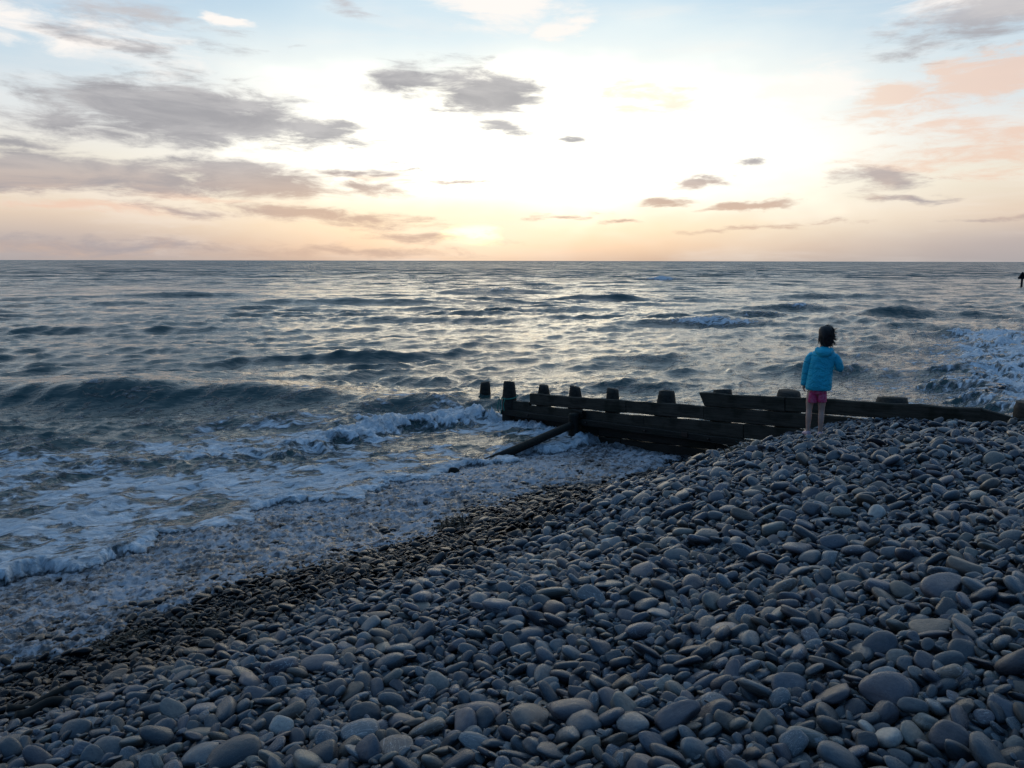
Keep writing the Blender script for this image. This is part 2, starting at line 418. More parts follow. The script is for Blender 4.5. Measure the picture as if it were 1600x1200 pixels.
    # foam has body
    z += np.clip(foam - .45, 0, .5) * .030 * lump * (dr < .3)
    # never pierce dry land: drop below the ground up the beach
    land = sm(s2, 7.0, 6.4)
    z = np.where(land > 0, z * (1 - land) + (gz - .35) * land, z)
    X = np.where(se < 9, x, X); Y = np.where(se < 9, y, Y)
    V = np.stack([X, Y, z], -1).reshape(-1, 3)
    me = grid_mesh('sea', V, rows, cols, {'foam': np.clip(foam, 0, 1.3), 'swash': swash})
    return me

def sea_material():
    m, n, b = material('sea_water')
    geo = n.new('ShaderNodeNewGeometry'); pos = geo.outputs['Position']
    af = n.new('ShaderNodeAttribute'); af.attribute_name = 'foam'; fo = af.outputs['Fac']
    asw = n.new('ShaderNodeAttribute'); asw.attribute_name = 'swash'; sw = asw.outputs['Fac']
    flat = n.mapping(pos, scale=(1, 1, .3))
    # foam network
    wv = n.vmath('MULTIPLY', n.vmath('SUBTRACT', n.noise(flat, .8, 3, .6, col=True), (.5, .5, .5)), (1.0, 1.0, 0))
    pw = n.mapping(n.vmath('ADD', flat, wv), rot=(0, 0, .50), scale=(1.35, .50, 1), typ='TEXTURE')
    n1 = n.noise(pw, 1.6, 8, .66, .4)
    n2 = n.noise(pw, 7.0, 6, .7, .6)
    vor = n.new('ShaderNodeTexVoronoi', feature='DISTANCE_TO_EDGE'); n.put(vor.inputs['Vector'], pw); vor.inputs['Scale'].default_value = 2.6
    web = n.smooth(vor.outputs['Distance'], 0, .28, 1, 0)
    pat = n.math('ADD', n.math('MULTIPLY', n1, .95), n.math('MULTIPLY', n2, .55))
    pat = n.math('ADD', pat, n.math('MULTIPLY', web, .22))
    t = n.math('SUBTRACT', n.math('ADD', fo, pat), 1.12)
    fm = n.smooth(t, .04, .30)
    veil = n.smooth(fo, .2, .9, 0, .22)
    fmask = n.math('MAXIMUM', fm, n.math('MULTIPLY', veil, n.smooth(n1, .4, .65)))
    # swash: lavender grey froth over wet shingle
    s1 = n.noise(flat, 9, 5, .62, .4); s2 = n.noise(flat, 26, 4, .6)
    sp = n.math('ADD', n.math('MULTIPLY', s1, .7), n.math('MULTIPLY', s2, .3))
    big = n.noise(flat, 1.1, 3, .5)
    spf = n.smooth(n.math('ADD', sp, n.math('MULTIPLY', n.math('SUBTRACT', big, .5), .35)), .40, .60)
    water = n.mix(n.noise(flat, .18, 3, .5), (.014, .044, .046), (.040, .088, .082))
    shingle = n.mix(s1, (.028, .028, .030), (.085, .085, .090))
    froth = n.mix(n.math('MULTIPLY_ADD', spf, .80, .05), shingle, (.50, .50, .52))
    foamc = n.mix(n.smooth(n2, .28, .62), (.46, .52, .56), (.90, .92, .93))
    c = n.mix(fmask, water, foamc)
    c = n.mix(sw, c, froth)
    n.put(b.inputs['Base Color'], c)
    rgh = n.math('MULTIPLY_ADD', fmask, .55, .085)
    rsw = n.math('MULTIPLY_ADD', spf, .45, .18)
    r = n.math('ADD', n.math('MULTIPLY', rgh, n.math('SUBTRACT', 1.0, sw)), n.math('MULTIPLY', rsw, sw))
    n.put(b.inputs['Roughness'], r)
    b.inputs['IOR'].default_value = 1.333
    # ripples
    rp = n.mapping(pos, rot=(0, 0, .22), scale=(.55, 1.25, 1))
    b1 = n.noise(rp, 4.0, 5, .62, .4)
    b2 = n.noise(rp, .85, 5, .60, .3)
    b3 = n.noise(rp, .16, 6, .62, .2)
    dist = n.vmath('LENGTH', pos, out=1)
    wfar = n.smooth(dist, 22, 120)
    wff = n.smooth(dist, 100, 500)
    h = n.math('MULTIPLY', b1, .030)
    h = n.math('ADD', h, n.math('MULTIPLY', b2, n.math('MULTIPLY_ADD', wfar, .10, .05)))
    h = n.math('ADD', h, n.math('MULTIPLY', b3, n.math('MULTIPLY_ADD', wff, .5, .0)))
    h = n.math('ADD', h, n.math('MULTIPLY', fmask, n.math('MULTIPLY', n.math('ADD', n2, n.math('MULTIPLY', n1, 1.6)), .085)))
    h = n.math('ADD', h, n.math('MULTIPLY', sw, n.math('MULTIPLY', sp, .035)))
    bp = n.new('ShaderNodeBump'); bp.inputs['Strength'].default_value = 1.0; bp.inputs['Distance'].default_value = 1.0
    n.put(bp.inputs['Height'], h)
    # facets of the short chop the mesh cannot hold: steeper on the side that faces the shore
    def slopes(scale, rot, seed, sx, sy, bias, det=4):
        c_ = n.noise(n.mapping(pos, loc=(seed, seed * 2, 0), rot=(0, 0, rot), scale=(.6, 1.5, 0)), scale, det, .62, .3, col=True)
        v_ = n.vmath('SUBTRACT', c_, (.5, .5, .5))
        sp_ = n.new('ShaderNodeSeparateXYZ'); n.l.new(v_, sp_.inputs[0])
        # positive lobe is steep, negative lobe gentle
        yy = n.math('MAXIMUM', sp_.outputs[1], n.math('MULTIPLY', sp_.outputs[1], .25))
        cb = n.new('ShaderNodeCombineXYZ'); n.put(cb.inputs[0], n.math('MULTIPLY', sp_.outputs[0], sx)); n.put(cb.inputs[1], n.math('MULTIPLY_ADD', yy, -sy, -bias))
        return cb.outputs[0]
    sN = slopes(3.2, .2, 3, .9, 1.1, .0)
    sM = slopes(.55, .15, 9, 1.1, 2.2, .03, 6)
    sF = slopes(.11, .1, 17, 1.0, 3.0, .20, 7)
    def scl(v, f):
        q_ = n.new('ShaderNodeVectorMath', operation='SCALE'); n.put(q_.inputs[0], v); n.put(q_.inputs[3], f); return q_.outputs[0]
    calm = n.math('SUBTRACT', 1.0, n.math('MAXIMUM', fmask, sw))
    tot = n.vmath('ADD', scl(sN, n.math('MULTIPLY', calm, n.smooth(dist, 8, 60, .34, .50))), scl(sM, n.math('MULTIPLY', calm, n.smooth(dist, 20, 130, .06, .50))))
    tot = n.vmath('ADD', tot, scl(sF, n.smooth(dist, 45, 260, 0, 1)))
    n.l.new(n.vmath('NORMALIZE', n.vmath('ADD', bp.outputs[0], tot)), b.inputs['Normal'])
    return m
sea_me = build_sea()
sea = link('sea', sea_me, sea_material()); tag(sea, 'choppy dusk sea with breaking waves and foam running up the shingle', kind='structure')

# ------------------------------------------------------------------ beach ground
def build_ground():
    xs = np.concatenate([-np.geomspace(5000, 18, 26), np.arange(-16, 20.01, .14), np.geomspace(22, 5000, 26)])
    ys = np.concatenate([-np.geomspace(5000, 8, 20), np.arange(-6, 18.01, .14), np.geomspace(20, 9000, 40)])
    Xg, Yg = np.meshgrid(xs, ys)
    Z = ground_z(Xg, Yg) + .012 * sample(TN3, Xg, Yg, 3)
    Z = np.where((Xg > 60) & (Yg > 60), -4, np.clip(Z, -4, 3))
    V = np.stack([Xg, Yg, Z], -1).reshape(-1, 3)
    return grid_mesh('shingle_bank', V, len(ys), len(xs))
def wet_nodes(n, pos):
    """1 where the last waves reached, 0 on the dry bank (world position)"""
    dp = n.vmath('DOT_PRODUCT', pos, (-.715, .70, 0), out=1)
    nz = n.noise(pos, .7, 3, .6)
    return n.smooth(n.math('ADD', dp, n.math('MULTIPLY', n.math('SUBTRACT', nz, .5), 2.2)), 5.1, 6.1)
def ground_material():
    m, n, b = material('gap_shade_grit')
    geo = n.new('ShaderNodeNewGeometry'); pos = geo.outputs['Position']
    v = n.new('ShaderNodeTexVoronoi'); n.put(v.inputs['Vector'], pos); v.inputs['Scale'].default_value = 34
    c = n.mix(v.outputs['Color'], (.012, .014, .018), (.045, .045, .05))  # grit colour darkened to paint deep shade into the gaps between stones
    n.put(b.inputs['Base Color'], c); b.inputs['Roughness'].default_value = .6
    bp = n.new('ShaderNodeBump'); bp.inputs['Distance'].default_value = .02; n.put(bp.inputs['Height'], v.outputs['Distance']); bp.invert = True
    n.l.new(bp.outputs[0], b.inputs['Normal'])
    return m
beach = link('shingle_beach', build_ground(), ground_material())
tag(beach, 'steep bank of grey rounded cobbles falling to the sea', kind='structure')

# ------------------------------------------------------------------ pebbles
def pebble_material():
    m, n, b = material('pebble_stone')
    oi = n.new('ShaderNodeObjectInfo'); rnd = oi.outputs['Random']
    tcn = n.new('ShaderNodeTexCoord'); ob = tcn.outputs['Object']
    shift = n.vmath('ADD', ob, n.vmath('MULTIPLY', oi.outputs['Location'], (7.3, 5.1, 9.7)))
    base = n.ramp(rnd, [(0, (.050, .066, .080)), (.16, (.090, .108, .122)), (.32, (.125, .146, .158)), (.46, (.085, .098, .120)), (.58, (.115, .108, .122)), (.70, (.15, .168, .175)),
                        (.80, (.080, .078, .090)), (.87, (.19, .185, .16)), (.93, (.145, .115, .09)), (.985, (.32, .31, .28))], 'CONSTANT')
    r2 = n.math('FRACT', n.math('MULTIPLY', rnd, 37.13))
    base = n.mix(1.0, base, n.mix(r2, (.50, .50, .50), (1.1, 1.1, 1.1)), 'MULTIPLY')
    mot = n.noise(shift, 3.2, 6, .68)
    spk = n.noise(shift, 26, 3, .6)
    base = n.mix(1.0, base, n.mix(n.smooth(mot, .3, .7), (.72, .74, .78), (1.22, 1.2, 1.16)), 'MULTIPLY')
    base = n.mix(n.smooth(spk, .60, .74, 0, .5), base, (.33, .33, .33))
    base = n.mix(n.smooth(spk, .42, .30, 0, .5), base, (.05, .05, .055))
    # quartz veins on a few
    vn = n.noise(n.mapping(shift, rot=(.4, .8, .2), scale=(1, 3.2, 1)), 1.1, 2, .4, .8)
    vein = n.smooth(n.math('ABSOLUTE', n.math('SUBTRACT', vn, .5)), .0, .016, 1, 0)
    base = n.mix(n.math('MULTIPLY', vein, n.math('GREATER_THAN', r2, .80)), base, (.40, .40, .39))
    geo = n.new('ShaderNodeNewGeometry')
    wet = wet_nodes(n, geo.outputs['Position'])
    dry_patch = n.math('MULTIPLY', wet, n.smooth(n.math('FRACT', n.math('MULTIPLY', rnd, 91.7)), .0, .12, .75, 1))
    base = n.mix(dry_patch, base, n.mix(1.0, base, (.09, .092, .092), 'MULTIPLY'))
    n.put(b.inputs['Base Color'], base)
    rough = n.math('MULTIPLY_ADD', n.noise(shift, 2.0, 3, .5), .36, .08)
    r3 = n.math('FRACT', n.math('MULTIPLY', rnd, 17.9))
    rough = n.math('ADD', rough, n.math('MULTIPLY', r3, .12))
    rough = n.math('MULTIPLY', rough, n.math('MULTIPLY_ADD', wet, -.78, 1.0))
    n.put(b.inputs['IOR'], n.math('MULTIPLY_ADD', wet, -.19, 1.53))
    n.put(b.inputs['Roughness'], rough)
    bp = n.new('ShaderNodeBump'); bp.inputs['Strength'].default_value = .35; bp.inputs['Distance'].default_value = .012
    n.put(bp.inputs['Height'], n.math('ADD', n.math('MULTIPLY', spk, .35), mot)); n.l.new(bp.outputs[0], b.inputs['Normal'])
    return m
PEB = pebble_material()
def pebble_shape(seed, sub=3):
    r = random.Random(seed)
    bm = bmesh.new(); bmesh.ops.create_icosphere(bm, subdivisions=sub, radius=1.0)
    off = Vector((r.uniform(-50, 50), r.uniform(-50, 50), r.uniform(-50, 50)))
    ex = r.uniform(2.0, 3.0)
    egg = r.uniform(-.28, .28); bend = r.uniform(-.18, .18)
    cuts = []
    for _ in range(r.choice([0, 1, 1, 2, 3])):
        d = Vector((r.gauss(0, 1), r.gauss(0, 1), r.gauss(0, .6))).normalized(); cuts.append((d, r.uniform(.62, .86)))
    for v in bm.verts:
        p = v.co.normalized()
        l = (abs(p.x) ** ex + abs(p.y) ** ex + abs(p.z) ** ex) ** (-1 / ex)
        c = p * l
        c *= 1 + .13 * mnoise.noise(p * 1.1 + off) + .04 * mnoise.noise(p * 2.6 + off)
        for d, h in cuts:
            t = c.dot(d) - h
            if t > 0: c -= d * t * .82
        c.y *= 1 + egg * c.x; c.z *= 1 + egg * .5 * c.x
        c.y += bend * c.x * c.x
        v.co = c
    me = bpy.data.meshes.new('pebble'); bm.to_mesh(me); bm.free()
    me.polygons.foreach_set('use_smooth', [True] * len(me.polygons)); me.materials.append(PEB)
    return me
NSH = 28
SHAPES = [pebble_shape(100 + i) for i in range(NSH)]
shape_col = bpy.data.collections.new('pebble_shapes')
for i, me in enumerate(SHAPES):
    o = bpy.data.objects.new('pebble_shape_%02d' % i, me); shape_col.objects.link(o)

def deposit():
    x0, x1, y0, y1, c = -10.5, 9.6, 1.3, 15.2, .0175
    nx, ny = int((x1 - x0) / c), int((y1 - y0) / c)
    gx = x0 + (np.arange(nx) + .5) * c; gy = y0 + (np.arange(ny) + .5) * c
    GX, GY = np.meshgrid(gx, gy)
    Hm = ground_z(GX, GY)
    G_ = Hm.copy()
    s_all = NS[0] * GX + NS[1] * GY
    r = np.random.default_rng(5)
    def allowed(x, y):
        s = NS[0] * x + NS[1] * y
        g = (x - G0[0]) * GM[0] + (y - G0[1]) * GM[1]
        return (abs(x) < .66 * y + .9) & (y > 1.9) & (g < -.10) & (s < 9.3) & (x > x0 + .3) & (x < x1 - .3)
    out = []
    i0 = lambda v: int((v - x0) / c)
    j0 = lambda v: int((v - y0) / c)
    def lay(n, med, sig, lo, hi, smin, smax, big=1.0, sink=.80, dens=None):
        xs = r.uniform(x0, x1, n * 4); ys = r.uniform(y0, y1, n * 4)
        s = NS[0] * xs + NS[1] * ys
        ok = allowed(xs, ys) & (s > smin) & (s < smax)
        xs, ys, s = xs[ok][:n], ys[ok][:n], s[ok][:n]
        a = np.clip(med * np.exp(sig * r.standard_normal(len(xs))), lo, hi)
        shore = 1 - .22 * sm(s, 4.6, 6.6)
        gro = (xs - G0[0]) * GM[0] + (ys - G0[1]) * GM[1]
        shore *= 1 - .36 * sm(gro, -2.6, -.8) * sm(s, 2.5, 4.0)
        if smin < 6: a = np.maximum(a * shore, .016)
        # every stone rolls into the lowest of a few nearby hollows
        for x, y, aa, ss in zip(xs, ys, a, s):
            best_ = None
            for _ in range(7):
                xc = x + r.normal(0, .16); yc = y + r.normal(0, .16)
                i = int((xc - x0) / c); j = int((yc - y0) / c)
                if not (2 <= i < nx - 2 and 2 <= j < ny - 2) or not allowed(xc, yc): continue
                e_ = max(1, int(aa * .5 / c))
                hh = Hm[j - e_:j + e_ + 1:e_, i - e_:i + e_ + 1:e_]
                rel = hh.mean() + .5 * hh.max() - 1.5 * G_[j, i]
                if best_ is None or rel < best_[0]: best_ = (rel, xc, yc)
            if best_ is None: continue
            x, y = best_[1], best_[2]
            bb = aa * r.uniform(.48, .90); cc = min(aa * r.uniform(.22, .50), bb * .8)
            yaw = r.normal(-.12, .55) if r.random() < .72 else r.uniform(0, math.pi)
            hw = int(aa / c) + 1
            i = int((x - x0) / c); j = int((y - y0) / c)
            if i < hw or j < hw or i >= nx - hw or j >= ny - hw: continue
            sl_ = (slice(j - hw, j + hw + 1), slice(i - hw, i + hw + 1))
            dx = GX[sl_] - x; dy = GY[sl_] - y
            cy, sy = math.cos(yaw), math.sin(yaw)
            u = (dx * cy + dy * sy) / aa; v = (-dx * sy + dy * cy) / bb
            q2 = u * u + v * v
            ins = q2 < 1
            h = Hm[sl_]
            hi_ = h[ins]
            if hi_.size < 3: continue
            dxi, dyi = dx[ins], dy[ins]
            gxx = (hi_ * dxi).sum() / ((dxi ** 2).sum() + 1e-6); gyy = (hi_ * dyi).sum() / ((dyi ** 2).sum() + 1e-6)
            gxx = np.clip(gxx * .85 + r.normal(0, .08), -.6, .6); gyy = np.clip(gyy * .85 + r.normal(0, .08), -.6, .6)
            cap = cc * np.sqrt(1 - q2[ins]); pl = gxx * dxi + gyy * dyi
            vals = hi_ - pl + cap
            zc = np.quantile(vals, sink)
            if zc + cc > G_[j0(y), i0(x)] + .15 + cc * .5: continue
            h[ins] = np.maximum(hi_, zc + pl + cap)
            out.append((x, y, zc, aa, bb, cc, yaw, gxx, gyy, ss))
    lay(8000, .042, .32, .024, .09, -9, 8.0, sink=.6)
    lay(15000, .038, .42, .018, .11, -9, 7.6, sink=.72)
    lay(170, .090, .16, .075, .13, -9, 5.6, sink=.6)
    lay(8500, .040, .40, .020, .11, -9, 7.4, sink=.72)
    lay(5500, .023, .30, .015, .038, -9, 7.6, sink=.6)
    lay(9000, .034, .34, .018, .060, 6.9, 9.3, sink=.6)
    return np.array(out)
PB = deposit()
zn = np.zeros(len(PB))
def peb_matrix(row, jit=0):
    x, y, z, a, b_, c_, yaw, gx, gy, s = row
    n = Vector((-gx, -gy, 1)).normalized()
    qn = Vector((0, 0, 1)).rotation_difference(n)
    return qn @ Quaternion((0, 0, 1), yaw)
# which of them show largest in the photograph
depth = PB[:, 1] * math.cos(PITCH) - (PB[:, 2] - CAM_Z) * math.sin(PITCH)
vis = (np.abs(PB[:, 0]) / depth < .62)
vtop = (PB[:, 1] * math.sin(PITCH) + (PB[:, 2] - CAM_Z) * math.cos(PITCH)) / depth
vis &= (vtop > -.465)
ground_here = ground_z(PB[:, 0], PB[:, 1])
apparent = PB[:, 3] / depth * np.where(vis, 1, .01)
# buried ones do not count: something later lies over the centre
cellx = np.floor(PB[:, 0] / .03).astype(int); celly = np.floor(PB[:, 1] / .03).astype(int)
best = {}
for i in range(len(PB)):
    best[(cellx[i], celly[i])] = i
order = np.argsort(-apparent)
topz = PB[:, 2] + PB[:, 5]
chosen = []
for i in order[:3000]:
    d = (np.abs(PB[:, 0] - PB[i, 0]) < .10) & (np.abs(PB[:, 1] - PB[i, 1]) < .10)
    idx = np.nonzero(d)[0]
    later = idx[idx > i]
    cover = 0
    for k in later:
        if math.hypot(PB[k, 0] - PB[i, 0], PB[k, 1] - PB[i, 1]) < PB[k, 3] * .7 and topz[k] > topz[i]: cover += 1
    if cover == 0: chosen.append(i)
    if len(chosen) >= 300: break
chosen_set = set(chosen)
shape_idx = np.random.default_rng(3).integers(0, NSH, len(PB))
for i in chosen:
    row = PB[i]
    o = link('pebble', SHAPES[shape_idx[i]], None, beach)
    o.location = (row[0], row[1], row[2])
    o.rotation_mode = 'QUATERNION'; o.rotation_quaternion = peb_matrix(row)
    o.scale = (row[3], row[4], row[5])
rest = [i for i in range(len(PB)) if i not in chosen_set]

def instancer(name, pts, rots, scls, idx, coll):
    me = bpy.data.meshes.new(name)
    me.vertices.add(len(pts)); me.vertices.foreach_set('co', np.asarray(pts, np.float32).ravel())
    for k, a in (('rot', rots), ('scl', scls)):
        at = me.attributes.new(k, 'FLOAT_VECTOR', 'POINT'); at.data.foreach_set('vector', np.asarray(a, np.float32).ravel())
    at = me.attributes.new('idx', 'INT', 'POINT'); at.data.foreach_set('value', np.asarray(idx, np.int32))
    me.update()
    ob = bpy.data.objects.new(name, me); COL.objects.link(ob)
    g = bpy.data.node_groups.new(name + '_scatter', 'GeometryNodeTree')
    g.interface.new_socket('Geometry', in_out='INPUT', socket_type='NodeSocketGeometry')
    g.interface.new_socket('Geometry', in_out='OUTPUT', socket_type='NodeSocketGeometry')
    N = g.nodes; Lk = g.links
    gi = N.new('NodeGroupInput'); go = N.new('NodeGroupOutput')
    iop = N.new('GeometryNodeInstanceOnPoints'); ci = N.new('GeometryNodeCollectionInfo')
    ci.inputs[0].default_value = coll; ci.inputs[1].default_value = True; ci.inputs[2].default_value = True
    iop.inputs['Pick Instance'].default_value = True
    def attr(nm, t):
        a = N.new('GeometryNodeInputNamedAttribute'); a.data_type = t; a.inputs[0].default_value = nm; return a.outputs[0]
    Lk.new(gi.outputs[0], iop.inputs['Points']); Lk.new(ci.outputs[0], iop.inputs['Instance'])
    Lk.new(attr('idx', 'INT'), iop.inputs['Instance Index'])
    er = N.new('FunctionNodeEulerToRotation'); Lk.new(attr('rot', 'FLOAT_VECTOR'), er.inputs[0]); Lk.new(er.outputs[0], iop.inputs['Rotation'])
    Lk.new(attr('scl', 'FLOAT_VECTOR'), iop.inputs['Scale'])
    Lk.new(iop.outputs[0], go.inputs[0])
    md = ob.modifiers.new('scatter', 'NODES'); md.node_group = g
    return ob
rots = [tuple(peb_matrix(PB[i]).to_euler()) for i in rest]
shingle = instancer('shingle', PB[rest, :3], rots, PB[rest, 3:6], shape_idx[rest], shape_col)
tag(shingle, 'countless smaller grey and purple pebbles heaped over the bank', kind='stuff')
shingle.data.materials.append(PEB)

# ------------------------------------------------------------------ timber
def timber_material(name, c1, c2, rough=.75, zs=1.0):
    m, n, b = material(name)
    tcn = n.new('ShaderNodeTexCoord'); ob = tcn.outputs['Object']
    g = n.noise(n.mapping(ob, scale=(1.2, 14, 14)), 2.2, 7, .65, .3)
    bl = n.noise(ob, 2.4, 5, .6)
    c = n.mix(n.smooth(g, .3, .7), c1, c2)
    c = n.mix(n.smooth(bl, .48, .68, 0, .65), c, (.010, .014, .008))
    n.put(b.inputs['Base Color'], c)
    n.put(b.inputs['Roughness'], n.math('MULTIPLY_ADD', bl, .4, rough - .3))
    b.inputs['Specular IOR Level'].default_value = .22
    bp = n.new('ShaderNodeBump'); bp.inputs['Strength'].default_value = .6; bp.inputs['Distance'].default_value = .012
    n.put(bp.inputs['Height'], n.math('ADD', g, n.math('MULTIPLY', bl, .5))); n.l.new(bp.outputs[0], b.inputs['Normal'])
    return m
WOOD = timber_material('weathered_plank', (.028, .025, .019), (.078, .068, .052), .95)
WETW = timber_material('wet_timber', (.010, .009, .007), (.030, .027, .021), .75)
POSTM = timber_material('post_timber', (.028, .024, .019), (.066, .056, .044), .95)
IRON, n_, b_ = material('rusty_iron'); b_.inputs['Base Color'].default_value = (.05, .035, .028, 1); b_.inputs['Roughness'].default_value = .6; b_.inputs['Metallic'].default_value = .6

def beam_mesh(name, length, h, t, seg=14, wear=.010, seed=0, left=0.0, right=0.0, ragged=(0, 0)):
    """a sawn timber along +X from the origin; top edge at z=0; worn edges, optional slanted/ragged ends"""
    r = random.Random(seed)
    bm = bmesh.new()
    prof = [(-t / 2, -h + .012), (-t / 2 + .010, -h), (t / 2 - .010, -h), (t / 2, -h + .012), (t / 2, -.012), (t / 2 - .012, 0), (-t / 2 + .012, 0), (-t / 2, -.012)]
    rings = []
    for i in range(seg + 1):
        f = i / seg
        ring = []
        for (py, pz) in prof:
            xx = f * length
            if i == 0: xx += left * (-pz / h) + r.uniform(0, ragged[0])
            if i == seg: xx += right * (-pz / h) - r.uniform(0, ragged[1])
            w = wear * (mnoise.noise(Vector((xx * 2.3, py * 9 + seed, pz * 9))))
            top = wear * 1.5 * mnoise.noise(Vector((xx * 3.1 + seed * 3.3, 1.7, 0))) if pz > -.02 else 0
            ring.append(bm.verts.new((xx, py + w * .5, pz + w + top)))
        rings.append(ring)
    for a, b in zip(rings[:-1], rings[1:]):
        for k in range(8): bm.faces.new((a[k], a[(k + 1) % 8], b[(k + 1) % 8], b[k]))
    bm.faces.new(rings[0][::-1]); bm.faces.new(rings[-1])
    bmesh.ops.recalc_face_normals(bm, faces=bm.faces)
    me = bpy.data.meshes.new(name); bm.to_mesh(me); bm.free(); return me
def post_mesh(name, height, r0, r1, seed=0, seg=12, lean=(0, 0), capr=0.0, top_tilt=(0, 0)):
    """round driven post, base at the origin, worn top"""
    r = random.Random(seed)
    bm = bmesh.new(); rings = []
    zs = [0, .4, .75, .84, .90, .97, 1.0]
    for f in zs:
        rad = r0 + (r1 - r0) * (min(1, max(0, f - .82) / .15) if height > 1.2 else f)
        if f == 1.0: rad *= .90
        ring = []
        for k in range(seg):
            a = 2 * math.pi * k / seg
            rr = rad * (1 + .07 * mnoise.noise(Vector((math.cos(a) * 1.3 + seed * 5.1, math.sin(a) * 1.3, f * 2.5))))
            z = f * height
            if f > .9: z += (math.cos(a) * top_tilt[0] + math.sin(a) * top_tilt[1]) * rad + .012 * mnoise.noise(Vector((a, seed, 2)))
            ring.append(bm.verts.new((rr * math.cos(a) + lean[0] * f, rr * math.sin(a) + lean[1] * f, z)))
        rings.append(ring)
    for a, b in zip(rings[:-1], rings[1:]):
        for k in range(seg): bm.faces.new((a[k], a[(k + 1) % seg], b[(k + 1) % seg], b[k]))
    c = bm.verts.new((lean[0], lean[1], height + .008))
    for k in range(seg): bm.faces.new((rings[-1][k], rings[-1][(k + 1) % seg], c))
    bm.faces.new(rings[0][::-1])
    me = bpy.data.meshes.new(name); bm.to_mesh(me); bm.free(); return me

gang = math.atan2(GD[1], GD[0])
groyne = empty('groyne', (G0[0], G0[1], 0), gang, label='dark weathered timber groyne running from the cobbles out into the waves', cat='groyne')
def part(name, me, mat, x, y, z, tilt=0.0, smooth=False):
    # groyne space: x along it inland, y across (+ is the far side), z up
    o = link(name, me, mat, groyne, smooth=smooth); o.location = (x, y, z); o.rotation_euler = (0, -tilt, 0); return o
# rows of planks: (start a, start top z, end a, end top z, height)
def plank(a0, z0, a1, z1, h, seed, y=0.0, t=.065, mat=WOOD, left=0.0, right=0.0, rag=(0, 0)):
    L = math.hypot(a1 - a0, z1 - z0)
    return part('plank', beam_mesh('plank', L, h, t, max(6, int(L * 7)), .009, seed, left, right, rag), mat, a0, y, z0, math.atan2(z1 - z0, a1 - a0))
def line(a, row, off=0.0): return .600 + .0755 * a - .236 * row + off
def course(row, cuts, seed, h=.222, mat=WOOD, offs=None, **kw):
    for k in range(len(cuts) - 1):
        a0, a1 = cuts[k], cuts[k + 1] - .012
        o_ = (offs[k] if offs else 0.0)
        kk = dict(kw) if k == 0 else {}
        plank(a0, line(a0, row, o_), a1, line(a1, row, o_), h, seed + k, .004 * (k % 2), mat=mat, **kk)
# top row, upper half of the groyne (steps up one board)
course(-1, [4.76, 6.29, 8.94], 1, .217, offs=[-.008, 0], left=.10)
plank(8.94, 1.505, 9.35, 1.440, .20, 3)
plank(9.36, 1.45, 12.2, 1.62, .30, 4, .004)
course(0, [.68, 3.21, 4.86, 7.31, 9.9], 5, .219, offs=[0, .004, .0, -.012])
course(1, [-.06, .68], 9, .20, offs=[.055])
course(1, [.68, 2.21, 3.63, 5.61, 8.2], 10, offs=[-.004, -.010, -.002, .004])
course(2, [.10, 2.56, 5.11, 7.6], 14, .226, WETW, rag=(.25, 0))
course(3, [.55, 3.11, 5.91, 8.0], 17, .228, WETW, rag=(.35, 0))
course(4, [.9, 4.41, 7.0], 20, .24, WETW)
course(5, [2.2, 5.4], 22, .24, WETW)
# driven posts on the far side: (a, top z, base radius, top radius)
POSTS = [(.02, .82, .155, .125), (.86, .82, .155, .105), (1.76, .895, .155, .115), (2.70, .97, .145, .115), (3.86, 1.07, .215, .15),
         (5.02, 1.245, .17, .155), (6.22, 1.355, .19, .175), (7.74, 1.455, .21, .205), (9.42, 1.575, .24, .225), (11.0, 1.75, .2, .18)]
for i, (a, zt, r0, r1) in enumerate(POSTS):
    yy = .045 + max(r0, r1) if i else .02
    o = part('post', post_mesh('post', zt + 1.3, r0, r1, 40 + i, lean=(random.uniform(-.03, .03), random.uniform(-.02, .02)), top_tilt=(random.uniform(-.2, .2), random.uniform(-.15, .15))),
             POSTM, a, yy, -1.3, smooth=True)
    if i in (5, 6, 7, 8):
        pass
# waling beam along the near face, with bolts and a worn iron plate
wl = part('waling_beam', beam_mesh('waling_beam', 6.0, .115, .115, 40, .010, 60, ragged=(.12, 0)), WETW, -.12, -.105, .245, math.atan2(.34, 6.0))
for a in (.9, 2.5, 3.9, 5.2):
    bm = bmesh.new(); bmesh.ops.create_cone(bm, cap_ends=True, segments=8, radius1=.022, radius2=.018, depth=.03)
    bmesh.ops.rotate(bm, verts=bm.verts, matrix=Matrix.Rotation(math.pi / 2, 3, 'X'))
    me = bpy.data.meshes.new('bolt'); bm.to_mesh(me); bm.free()
    o = link('bolt', me, IRON, wl); o.location = (a, -.070, -.055)
pm = beam_mesh('plate', .12, .09, .016, 4, .003, 61); part('iron_plate', pm, IRON, 4.55, -.175, .53)
# block and raking strut on the near side
part('post', post_mesh('post', 1.0, .11, .105, 70), WETW, 2.12, -.22, -.52, smooth=True)
part('cleat', beam_mesh('cleat', .26, .14, .10, 4, .008, 71), WETW, 1.99, -.10, .53)
def strut_between(name, p0, p1, r, parent, mat, seed=0, seg=10):
    p0, p1 = Vector(p0), Vector(p1); d = p1 - p0
    me = post_mesh(name, d.length, r * 1.05, r * .95, seed, seg)
    o = link(name, me, mat, parent); o.location = p0; o.rotation_mode = 'QUATERNION'; o.rotation_quaternion = Vector((0, 0, 1)).rotation_difference(d.normalized())
    return o
def to_groyne(x, y, z):
    v = np.array([x, y]) - G0
    return (float(v @ GD), float(v @ np.array([-GD[1], GD[0]])) if False else float(v @ GM), z)
p0 = to_groyne(-.46, 13.13, -.06)
strut_between('raking_strut', p0, (2.14, -.30, .27), .072, groyne, WETW, 72)

